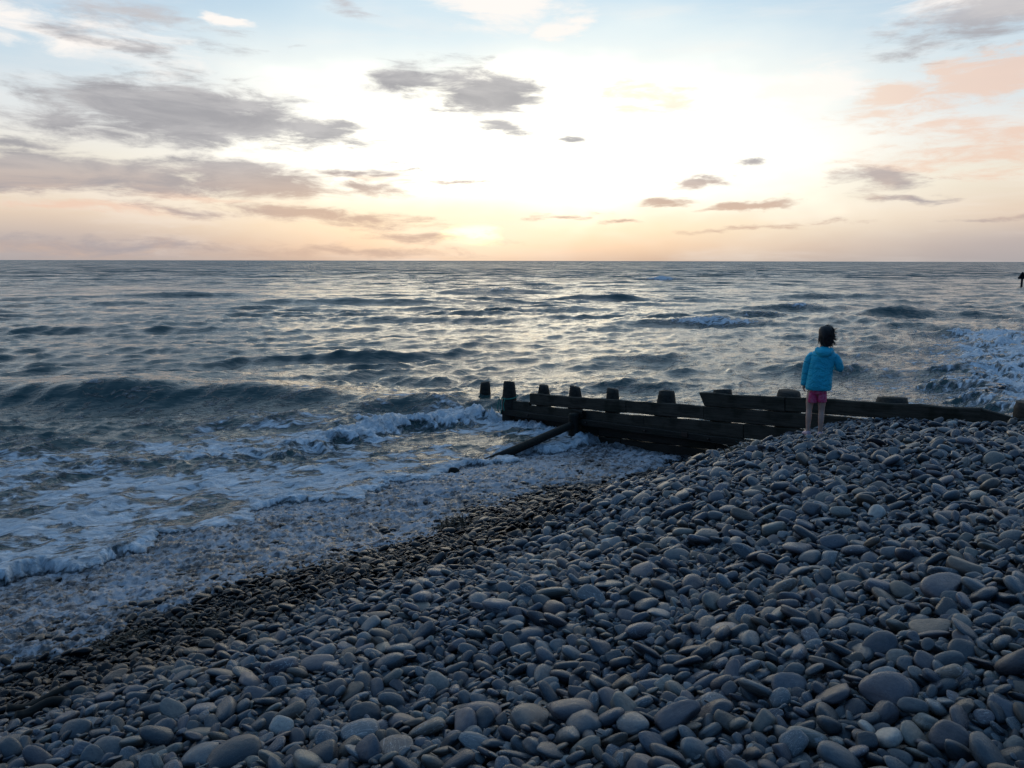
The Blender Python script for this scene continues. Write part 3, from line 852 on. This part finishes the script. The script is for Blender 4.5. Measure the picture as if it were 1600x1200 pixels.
lone = link('timber_post', post_mesh('timber_post', 1.75, .14, .115, 90, top_tilt=(.1, .05)), POSTM)
lone.location = (-.64, 18.95, -1.32)
tag(lone, 'lone dark post stump standing in the waves off the seaward end of the groyne', 'post')

# rope
def tube(name, pts, r, mat, parent=None, seg=6, taper=False):
    bm = bmesh.new(); pts = [Vector(p) for p in pts]; rings = []
    for i, p in enumerate(pts):
        t = (pts[min(i + 1, len(pts) - 1)] - pts[max(i - 1, 0)]).normalized()
        a = t.orthogonal().normalized(); b = t.cross(a)
        rr = r * (1 - .85 * i / len(pts)) if taper else r
        rings.append([bm.verts.new(p + (a * math.cos(2 * math.pi * k / seg) + b * math.sin(2 * math.pi * k / seg)) * rr) for k in range(seg)])
    for A, B in zip(rings[:-1], rings[1:]):
        for k in range(seg):
            bm.faces.new((A[k], A[(k + 1) % seg], B[(k + 1) % seg], B[k]))
    bm.faces.new(rings[0][::-1]); bm.faces.new(rings[-1])
    bmesh.ops.recalc_face_normals(bm, faces=bm.faces)
    me = bpy.data.meshes.new(name); bm.to_mesh(me); bm.free()
    return link(name, me, mat, parent)
ROPE, n_, b_ = material('green_rope'); b_.inputs['Base Color'].default_value = (.03, .22, .16, 1); b_.inputs['Roughness'].default_value = .8
rp = empty('rope', (G0[0], G0[1], 0), gang, label='frayed green rope looped round the seaward end post of the groyne', cat='rope')
loop = [(.02 + .165 * math.cos(a), .02 + .165 * math.sin(a), .50 + .03 * math.sin(a * 1.0)) for a in np.linspace(0, 6.5, 26)]
tube('rope_loop', loop, .012, ROPE, rp)
for k, (ax, ln) in enumerate(((-.13, .32), (.05, .27), (-.05, .36))):
    tube('rope_tail', [(ax + .02 * math.sin(i * .9 + k), -.16 - .01 * i * .3, .50 - ln * i / 8) for i in range(9)], .010, ROPE, rp)

# ------------------------------------------------------------------ far beacon
BLK, n_, b_ = material('black_paint'); b_.inputs['Base Color'].default_value = (.012, .013, .016, 1); b_.inputs['Roughness'].default_value = .6
bc = empty('beacon', (66.3, 105.4, -.4), .3, label='small black marker beacon with a triangular topmark standing far out in the water', cat='beacon')
link('pole', post_mesh('pole', 1.9, .13, .10, 95), BLK, bc)
bm = bmesh.new()
for ang in (0, math.pi / 2):
    R3 = Matrix.Rotation(ang, 3, 'Z')
    for (xa, za, xb, zb, w) in ((-.55, 1.55, 0, 2.30, .09), (.55, 1.55, 0, 2.30, .09), (-.6, 1.55, .6, 1.55, .09), (-.35, 1.60, -.02, 1.98, .20), (.0, 1.55, .0, 2.2, .12)):
        d = Vector((xb - xa, 0, zb - za)); nrm = Vector((-d.z, 0, d.x)).normalized() * w
        vs = [Vector((xa, -.04, za)) + nrm, Vector((xa, -.04, za)) - nrm, Vector((xb, -.04, zb)) - nrm, Vector((xb, -.04, zb)) + nrm]
        vv = [bm.verts.new(R3 @ v) for v in vs] + [bm.verts.new(R3 @ (v + Vector((0, .08, 0)))) for v in vs]
        for f in ((3, 2, 1, 0), (4, 5, 6, 7), (0, 1, 5, 4), (1, 2, 6, 5), (2, 3, 7, 6), (3, 0, 4, 7)): bm.faces.new([vv[k] for k in f])
me = bpy.data.meshes.new('topmark'); bm.to_mesh(me); bm.free(); link('topmark', me, BLK, bc, smooth=False)

# ------------------------------------------------------------------ seaweed, driftwood and litter
WEED, n_, b_ = material('seaweed'); 
b_.inputs['Roughness'].default_value = .45
n_.put(b_.inputs['Base Color'], n_.mix(n_.noise(n_.new('ShaderNodeTexCoord').outputs['Object'], 8, 3, .5), (.012, .010, .005), (.05, .038, .018)))
GWEED, n_, b_ = material('green_netting'); b_.inputs['Base Color'].default_value = (.012, .06, .045, 1); b_.inputs['Roughness'].default_value = .5
STRAW, n_, b_ = material('dry_straw'); b_.inputs['Base Color'].default_value = (.34, .31, .25, 1); b_.inputs['Roughness'].default_value = .8
def top_z(x, y):
    d = np.hypot(PB[:, 0] - x, PB[:, 1] - y) < .14
    return float(topz[d].mean()) if d.any() else float(ground_z(np.array(x), np.array(y)))
def weed(x, y, rx, ry, h, n, seed, mat, label, name='seaweed', rz=0.0, r0=.008, up=.3, cat='seaweed'):
    r = random.Random(seed); bm = bmesh.new(); z0 = top_z(x, y) - .03
    for k in range(n):
        a = r.uniform(0, 6.283); d = r.random() ** .6
        p = Vector((math.cos(a) * d * rx * .8, math.sin(a) * d * ry * .8, r.uniform(-.02, h * .45 * (1 - d))))
        dirv_ = Vector((r.gauss(0, 1) * rx, r.gauss(0, 1) * ry, r.gauss(0, .3) * h + (up * h if r.random() < .25 else 0))).normalized()
        rad = r0 * r.uniform(.5, 1.3); rings = []
        for i in range(8):
            dirv_ = (dirv_ + Vector((r.gauss(0, .45), r.gauss(0, .45), r.gauss(-.10, .20)))).normalized()
            s_ = dirv_.orthogonal().normalized(); u_ = dirv_.cross(s_)
            q_ = rad * (1 - i / 9)
            rings.append([bm.verts.new(p + s_ * q_ * 1.8), bm.verts.new(p + u_ * q_ * .7), bm.verts.new(p - s_ * q_ * 1.8), bm.verts.new(p - u_ * q_ * .7)])
            p = p + dirv_ * r.uniform(.018, .04)
            base_z = float(ground_z(np.array(x + p.x), np.array(y + p.y))) - float(ground_z(np.array(x), np.array(y)))
            p.z = max(p.z, base_z * .9 - .02)
        for A, B in zip(rings[:-1], rings[1:]):
            for j in range(4): bm.faces.new((A[j], A[(j + 1) % 4], B[(j + 1) % 4], B[j]))
    bmesh.ops.rotate(bm, verts=bm.verts, matrix=Matrix.Rotation(rz, 3, 'Z'))
    me = bpy.data.meshes.new(name); bm.to_mesh(me); bm.free()
    o = link(name, me, mat); o.location = (x, y, z0); tag(o, label, cat, 'seaweed clumps washed up along the foam edge' if cat == 'seaweed' else None); return o
weed(-.66, 9.35, .26, .16, .17, 300, 1, WEED, 'dark bushy seaweed clump at the foam edge left of the groyne strut', up=.7)
weed(-3.25, 6.35, .34, .15, .13, 380, 2, WEED, 'brown seaweed heap at the foam edge in the lower left', rz=.7)
weed(-2.55, 6.75, .42, .14, .07, 260, 3, WEED, 'flat dark seaweed mat lying among wet stones right of the brown heap', rz=.7)
weed(3.0, 9.75, .42, .16, .10, 300, 4, WEED, 'dark seaweed strewn on the stones in front of the groyne below the child')
weed(2.85, 9.70, .10, .05, .05, 60, 5, GWEED, 'scrap of green netting caught in seaweed below the child', name='netting', cat='netting')
weed(-1.7, 8.05, .36, .13, .06, 200, 6, WEED, 'thin dark seaweed strip on the wet stones halfway along the foam edge', rz=.7)
weed(.45, 10.35, .30, .10, .06, 160, 7, WEED, 'small seaweed strip at the foam edge nearest the groyne', rz=.7)
def driftwood(x, y, L, r, rz, label, seed, pitch=.0):
    z = top_z(x, y) + .01
    pts = []
    for i in range(14):
        f = i / 13 - .5
        pts.append((f * L, .05 * L * math.sin(f * 5 + seed), .02 * math.sin(f * 9 + seed) + f * L * pitch))
    o = tube('driftwood', pts, r, WETW, seg=8); o.location = (x, y, z); o.rotation_euler = (0, 0, rz); tag(o, label, 'driftwood', 'driftwood sticks at the left edge of the cobbles'); return o
driftwood(-3.15, 5.20, .62, .030, .62, 'upper of two long dark driftwood sticks at the left edge of the cobbles', 1, -.05)
driftwood(-3.00, 4.92, .46, .036, .55, 'lower and thicker of two dark driftwood sticks at the left edge of the cobbles', 2, -.05)
def sprig(x, y, n, seed, label, h=.09, name='dry_grass', cat='dry grass'):
    r = random.Random(seed); root = empty(name, (x, y, top_z(x, y) - .03), r.uniform(0, 6), label=label, cat=cat, group=GR)
    for k in range(n):
        d = Vector((r.gauss(0, .7), r.gauss(0, .7), r.uniform(.3, 1))).normalized(); p = Vector((0, 0, 0)); pts = []
        for i in range(6):
            pts.append(p.copy()); d = (d + Vector((r.gauss(0, .12), r.gauss(0, .12), -.06))).normalized(); p += d * h * r.uniform(.8, 1.2) / 4
        tube('stem', pts, .0028, STRAW, root, seg=4, taper=True)
GR = 'dry straw tufts between the cobbles'
sprig(-1.06, 3.92, 7, 1, 'tuft of dry straw stems between cobbles left of the picture centre')
sprig(.02, 3.05, 8, 2, 'pale frayed straw tuft at the bottom edge between cobbles', .06)
sprig(.13, 3.86, 3, 3, 'two or three pale straw stems standing between cobbles near the bottom centre', .05)
o = tube('stick', [(i * .028, .002 * math.sin(i), .006 * i) for i in range(7)], .004, STRAW, seg=5); o.location = (-1.56, 3.42, top_z(-1.5, 3.42) + .01)
o.rotation_euler = (0, 0, .5); tag(o, 'thin pale stick lying on cobbles near the bottom left', 'stick')
rk = pebble_shape(777, 3); rk.materials.clear(); rk.materials.append(WETW)
o = link('rock', rk, None); o.location = (-.92, 12.45, -.02); o.scale = (.09, .05, .065); o.rotation_euler = (.2, .3, .4); tag(o, 'small dark rock awash at the edge of the foam left of the strut', 'rock')

# ------------------------------------------------------------------ the child
def flat_mat(name, c, rough, c2=None, scale=8):
    m, n, b = material(name)
    if c2: n.put(b.inputs['Base Color'], n.mix(n.smooth(n.noise(n.new('ShaderNodeTexCoord').outputs['Object'], scale, 4, .6), .4, .6), c, c2))
    else: b.inputs['Base Color'].default_value = (*c, 1)
    b.inputs['Roughness'].default_value = rough
    return m, n, b
SKIN, n_, b_ = flat_mat('skin', (.66, .40, .30), .5, (.62, .36, .26)); b_.inputs['Subsurface Weight'].default_value = .1; b_.inputs['Subsurface Radius'].default_value = (.02, .01, .005)
JACK, n_, b_ = flat_mat('turquoise_cloth', (.015, .50, .66), .6, (.022, .58, .74), 5)
bp_ = n_.new('ShaderNodeBump'); bp_.inputs['Strength'].default_value = 1.0; bp_.inputs['Distance'].default_value = .035
tc_ = n_.new('ShaderNodeTexCoord').outputs['Object']
n_.put(bp_.inputs['Height'], n_.noise(n_.mapping(tc_, scale=(1, 1, 1.8)), 9, 4, .6, .8)); n_.l.new(bp_.outputs[0], b_.inputs['Normal'])
SHORT, n_, b_ = flat_mat('pink_print', (.70, .045, .16), .8, (.75, .16, .26), 26)
HAIR, n_, b_ = flat_mat('dark_hair', (.014, .010, .008), .45, (.03, .02, .014), 40)
SHOE, n_, b_ = flat_mat('pale_pink_shoe', (.62, .42, .46), .6)
EYE, n_, b_ = flat_mat('eye', (.7, .7, .7), .2)

def skinned(name, verts, edges, radii, mat, parent, sub=1, root=0, post=None):
    me = bpy.data.meshes.new(name); me.from_pydata(verts, edges, []); me.update()
    o = bpy.data.objects.new(name, me); COL.objects.link(o)
    md = o.modifiers.new('s', 'SKIN'); md.use_smooth_shade = True
    for i, r in enumerate(radii):
        sv = me.skin_vertices[0].data[i]; sv.radius = r if isinstance(r, tuple) else (r, r); sv.use_root = (i == root)
    m2 = o.modifiers.new('d', 'SUBSURF'); m2.levels = sub; m2.render_levels = sub
    dg = bpy.context.evaluated_depsgraph_get(); ev = o.evaluated_get(dg)
    nm = bpy.data.meshes.new_from_object(ev); nm.name = name
    bpy.data.objects.remove(o); bpy.data.meshes.remove(me)
    nm.materials.clear(); nm.materials.append(mat)
    if post:
        for v in nm.vertices: v.co = post(v.co)
    nm.polygons.foreach_set('use_smooth', [True] * len(nm.polygons))
    return link(name, nm, None, parent)

def loft(bm, rings, cap=(True, True)):
    vr = [[bm.verts.new(p) for p in ring] for ring in rings]; n = len(vr[0])
    for A, B in zip(vr[:-1], vr[1:]):
        for k in range(n): bm.faces.new((A[k], A[(k + 1) % n], B[(k + 1) % n], B[k]))
    if cap[0]: bm.faces.new(vr[0][::-1])
    if cap[1]: bm.faces.new(vr[-1])
def ering(cx, cy, cz, rx, ry, n=20, pw=2.4, wr=0.0, seed=0.0, tilt=(0, 0)):
    out = []
    for k in range(n):
        a = 2 * math.pi * k / n; ca, sa = math.cos(a), math.sin(a)
        l = (abs(ca) ** pw + abs(sa) ** pw) ** (-1 / pw)
        w = 1 + wr * mnoise.noise(Vector((ca * 1.6 + seed, sa * 1.6, cz * 9)))
        x_, y_ = rx * ca * l * w, ry * sa * l * w
        out.append(Vector((cx + x_, cy + y_, cz + x_ * tilt[0] + y_ * tilt[1])))
    return out
def tube_rings(pts, radii, n=14, wr=0.0, seed=0, flat=1.0):
    pts = [Vector(p) for p in pts]; out = []
    ref = Vector((0, 1, 0))
    for i, p in enumerate(pts):
        t = (pts[min(i + 1, len(pts) - 1)] - pts[max(i - 1, 0)]).normalized()
        a = ref.cross(t).normalized(); b = t.cross(a)
        out.append([p + (a * math.cos(2 * math.pi * k / n) + b * math.sin(2 * math.pi * k / n) * flat) * radii[i] * (1 + wr * mnoise.noise(Vector((i * .9 + seed, math.cos(6.28 * k / n) * 1.4, math.sin(6.28 * k / n) * 1.4)))) for k in range(n)])
    return out
def finish(name, bm, mat, parent, sub=1, solid=0.0):
    bmesh.ops.recalc_face_normals(bm, faces=bm.faces)
    me = bpy.data.meshes.new(name); bm.to_mesh(me); bm.free()
    o = link(name, me, mat, parent)
    if sub:
        md = o.modifiers.new('d', 'SUBSURF'); md.levels = sub; md.render_levels = sub
    return o

PX, PY = 3.78, 9.86
feet_z = top_z(PX, PY) + .015
child = empty('person', (PX, PY, feet_z), -.38,
              label='child with windblown dark hair, turquoise hooded jacket and pink shorts standing on the cobbles', cat='person')
child.scale = (.94, .94, 1.12)
# local frame: child faces +Y (out to sea), x to the right
V = {}
V['pel'] = (.015, 0, .56); V['bel'] = (.02, 0, .66); V['che'] = (.05, .0, .82); V['nkb'] = (.065, -.005, .955); V['nek'] = (.07, .005, 1.02)
V['hd0'] = (.075, .015, 1.085); V['hd1'] = (.08, .02, 1.145); V['hd2'] = (.08, .015, 1.19)
for sd_, nm in ((-1, 'l'), (1, 'r')):
    fx = -.075 if sd_ < 0 else .080
    V[nm + 'hip'] = (.015 + sd_ * .062, 0, .52); V[nm + 'thi'] = (fx * .95, .005, .40); V[nm + 'kne'] = (fx, .012, .295)
    V[nm + 'cal'] = (fx, -.010, .215); V[nm + 'ank'] = (fx, -.005, .065); V[nm + 'hee'] = (fx, .0, .035)
    V[nm + 'sho'] = (.06 + sd_ * .125, -.005, .93)
V['ltoe'] = (-.12, .09, .022); V['rtoe'] = (.10, .115, .022)
V['lelb'] = (-.135, .0, .75); V['lwri'] = (-.155, .03, .585); V['lhan'] = (-.16, .04, .545)
V['relb'] = (.255, .02, .765); V['rwri'] = (.20, .17, .80); V['rhan'] = (.17, .20, .82)
R_ = dict(pel=.085, bel=(.085, .075), che=(.105, .08), nkb=.05, nek=.038, hd0=.058, hd1=.074, hd2=.040)
for nm in 'lr':
    R_.update({nm + 'hip': .075, nm + 'thi': .058, nm + 'kne': .040, nm + 'cal': .042, nm + 'ank': .026, nm + 'hee': .03, nm + 'toe': .022, nm + 'sho': .030, nm + 'elb': .03, nm + 'wri': .021, nm + 'han': .024})
keys = list(V); kid = {k: i for i, k in enumerate(keys)}
E_ = [('pel', 'bel'), ('bel', 'che'), ('che', 'nkb'), ('nkb', 'nek'), ('nek', 'hd0'), ('hd0', 'hd1'), ('hd1', 'hd2')]
for nm in 'lr':
    E_ += [('pel', nm + 'hip'), (nm + 'hip', nm + 'thi'), (nm + 'thi', nm + 'kne'), (nm + 'kne', nm + 'cal'), (nm + 'cal', nm + 'ank'), (nm + 'ank', nm + 'hee'), (nm + 'hee', nm + 'toe'),
           ('nkb', nm + 'sho'), (nm + 'sho', nm + 'elb'), (nm + 'elb', nm + 'wri'), (nm + 'wri', nm + 'han')]
body = skinned('body', [V[k] for k in keys], [(kid[a], kid[b]) for a, b in E_], [R_[k] for k in keys], SKIN, child, 2)
# face and hands
def blob(name, loc, rad, mat, parent, rot=(0, 0, 0), sub=2):
    bm = bmesh.new(); bmesh.ops.create_icosphere(bm, subdivisions=sub, radius=1)
    for v in bm.verts: v.co = Vector((v.co.x * rad[0], v.co.y * rad[1], v.co.z * rad[2]))
    me = bpy.data.meshes.new(name); bm.to_mesh(me); bm.free()
    o = link(name, me, mat, parent); o.location = loc; o.rotation_euler = rot; return o
blob('nose', (.08, .108, 1.125), (.012, .018, .016), SKIN, child)
blob('mouth', (.08, .094, 1.092), (.020, .008, .007), SHORT, child)
for s_ in (-1, 1):
    blob('eye', (.08 + s_ * .03, .088, 1.150), (.012, .010, .008), EYE, child)
    blob('ear', (.08 + s_ * .080, .015, 1.135), (.010, .016, .024), SKIN, child)
def hand(w, fdir, side, palm_n):
    w = Vector(w); f = Vector(fdir).normalized(); nrm = Vector(palm_n).normalized(); sd2 = f.cross(nrm).normalized() * side
    pv = [w, w + f * .03, w + f * .052]; ed = [(0, 1), (1, 2)]; rr = [.017, (.023, .013), (.024, .012)]
    for k, ln in enumerate((.036, .042, .039, .030)):
        b0 = len(pv); o_ = sd2 * (k - 1.5) * .0125
        p = w + f * .050 + o_
        pv += [p, p + f * ln * .5 + nrm * .006, p + f * ln * .9 + nrm * .018]; rr += [.007, .0062, .005]
        ed += [(2, b0), (b0, b0 + 1), (b0 + 1, b0 + 2)]
    b0 = len(pv); p = w + f * .018 - sd2 * .018
    pv += [p, p + f * .020 - sd2 * .012 + nrm * .006, p + f * .038 - sd2 * .014 + nrm * .012]; rr += [.009, .0075, .006]; ed += [(1, b0), (b0, b0 + 1), (b0 + 1, b0 + 2)]
    return skinned('hand', pv, ed, rr, SKIN, child, 1)
hand((-.156, .034, .575), (-.03, .05, -1), 1, (1, .3, 0))
hand((.195, .175, .803), (-.8, .5, .25), -1, (-.2, -.5, -1))

# jacket: torso, two sleeves, hood
bm = bmesh.new()
tor = [(.520, .022, .155, .115), (.530, .022, .162, .122), (.61, .024, .162, .122), (.70, .030, .156, .118), (.78, .042, .154, .114), (.85, .054, .158, .110), (.900, .060, .166, .102),
       (.935, .064, .152, .090), (.970, .068, .108, .075), (1.000, .070, .070, .062)]
loft(bm, [ering(cx, -.004, z, rx, ry, 28, 2.5, .07 if z < .93 else .03, 3.0) for z, cx, rx, ry in tor], (True, True))
loft(bm, tube_rings([(-.045, -.005, .900), (-.085, -.008, .905), (-.118, -.010, .86), (-.138, -.006, .78), (-.146, .010, .70), (-.155, .028, .62), (-.160, .036, .575), (-.160, .038, .562)],
                    [.040, .053, .054, .051, .050, .047, .045, .038], 16, .14, 1))
loft(bm, tube_rings([(.165, -.005, .900), (.205, -.008, .900), (.240, -.006, .855), (.262, .004, .80), (.278, .030, .760), (.252, .090, .772), (.225, .140, .788), (.205, .165, .798)],
                    [.040, .053, .055, .055, .058, .053, .048, .044], 16, .14, 5))
jacket = finish('jacket', bm, JACK, child, 1)
bm = bmesh.new()   # the hood lies folded down behind the neck
hood = []
for i in range(17):
    f = i / 16; a = math.pi * (1.06 + .88 * f) ; 
    hood.append(Vector((.070 + .092 * math.cos(a) * -1, -.012 + .088 * math.sin(a), .985 - .045 * math.sin(math.pi * f))))
loft(bm, tube_rings(hood, [.030 + .016 * math.sin(math.pi * i / 16) for i in range(17)], 12, .22, 9))
loft(bm, [ering(.070, -.078, .895, .03, .02, 14), ering(.070, -.092, .915, .060, .034, 14, 2.2, .1), ering(.070, -.088, .955, .082, .042, 14, 2.2, .1), ering(.070, -.07, .99, .076, .04, 14, 2.2, .1), ering(.070, -.05, 1.015, .05, .03, 14)])
finish('hood', bm, JACK, child, 1)
bm = bmesh.new()
loft(bm, [ering(.018, 0, z, rx, ry, 24, 2.6, .05) for z, rx, ry in ((.47, .110, .088), (.50, .112, .09), (.56, .110, .088), (.60, .105, .08))])
for sgn, cx, lo in ((-1, -.042, .375), (1, .076, .385)):
    loft(bm, [ering(cx + dx_, .0, z, rx, ry, 18, 2.3, .12, sgn * 2.0) for z, rx, ry, dx_ in ((lo, .064, .070, -.004 * sgn), (lo + .012, .066, .074, 0), (.44, .062, .076, 0), (.49, .060, .078, 0), (.53, .05, .07, 0))])
finish('shorts', bm, SHORT, child, 1)
for nm, fx, hx in (('l', -.075, (-.12, .09)), ('r', .080, (.10, .115))):
    bm = bmesh.new(); d = Vector((hx[0] - fx, hx[1], 0)).normalized(); s_ = Vector((d.y, -d.x, 0)); c0 = Vector((fx, 0, 0))
    prof = [(-.045, .026, .030, .028), (-.035, .032, .052, .03), (-.005, .033, .060, .034), (.035, .034, .046, .034), (.08, .038, .032, .036), (.115, .032, .024, .03), (.128, .018, .018, .02)]
    rings = []
    for (t, w, h, _) in prof:
        rings.append([c0 + d * t + s_ * (w * math.cos(a)) + Vector((0, 0, max(0.0, h * .5 + h * .62 * math.sin(a)))) for a in np.linspace(0, 2 * math.pi, 14, endpoint=False)])
    loft(bm, rings); finish('shoe', bm, SHOE, child, 1)
# hair: a cap of hair with a wind-blown fringe of locks
bm = bmesh.new()
hr = [(1.012, .040, .026, .014, -.046), (1.030, .058, .040, .012, -.040), (1.055, .070, .050, .010, -.032), (1.08, .078, .060, .008, -.024), (1.10, .088, .072, .006, -.016), (1.12, .093, .082, .004, -.010), (1.16, .098, .086, .002, -.002), (1.195, .092, .082, .0, .002), (1.222, .072, .068, .0, .004), (1.238, .040, .040, 0, .006)]
loft(bm, [ering(.083 + cx, cy, z, rx, ry, 22, 2.1, .16, 7) for z, rx, ry, cx, cy in hr])
rr_ = random.Random(4)
for k in range(260):
    a = rr_.uniform(math.pi * .98, math.pi * 2.12); zz_ = rr_.uniform(1.04, 1.225)
    rad = .088 * math.sqrt(max(.05, 1 - ((zz_ - 1.14) / .12) ** 2))
    p = Vector((.083 + rad * math.cos(a), .0 + rad * math.sin(a), zz_)); d = Vector((math.cos(a) * .35 + .10, math.sin(a) * .3, -1)).normalized()
    wind = rr_.uniform(0, 1.5) ** 2.0
    pts = []; L_ = rr_.uniform(.04, .09)
    for i in range(7):
        pts.append(p.copy()); d = (d + Vector((.20 * wind + rr_.gauss(0, .08), rr_.gauss(0, .08), rr_.gauss(0, .08) + .10 * wind))).normalized(); p += d * L_ / 6
    loft(bm, tube_rings(pts, [rr_.uniform(.003, .006) * (1 - i / 7.5) for i in range(7)], 5))
for k in range(46):   # flyaway strands at the crown
    a = rr_.uniform(0, 6.28); t_ = rr_.uniform(0, .8)
    p = Vector((.083 + .075 * t_ * math.cos(a), .0 + .075 * t_ * math.sin(a), 1.228 - .05 * t_ * t_)); d = Vector((.5 + math.cos(a) * .4, math.sin(a) * .4, .35)).normalized(); pts = []
    for i in range(6):
        pts.append(p.copy()); d = (d + Vector((.12, rr_.gauss(0, .15), rr_.gauss(-.16, .12)))).normalized(); p += d * .012
    loft(bm, tube_rings(pts, [.0035 * (1 - i / 6.5) for i in range(6)], 4))
finish('hair', bm, HAIR, child, 0)
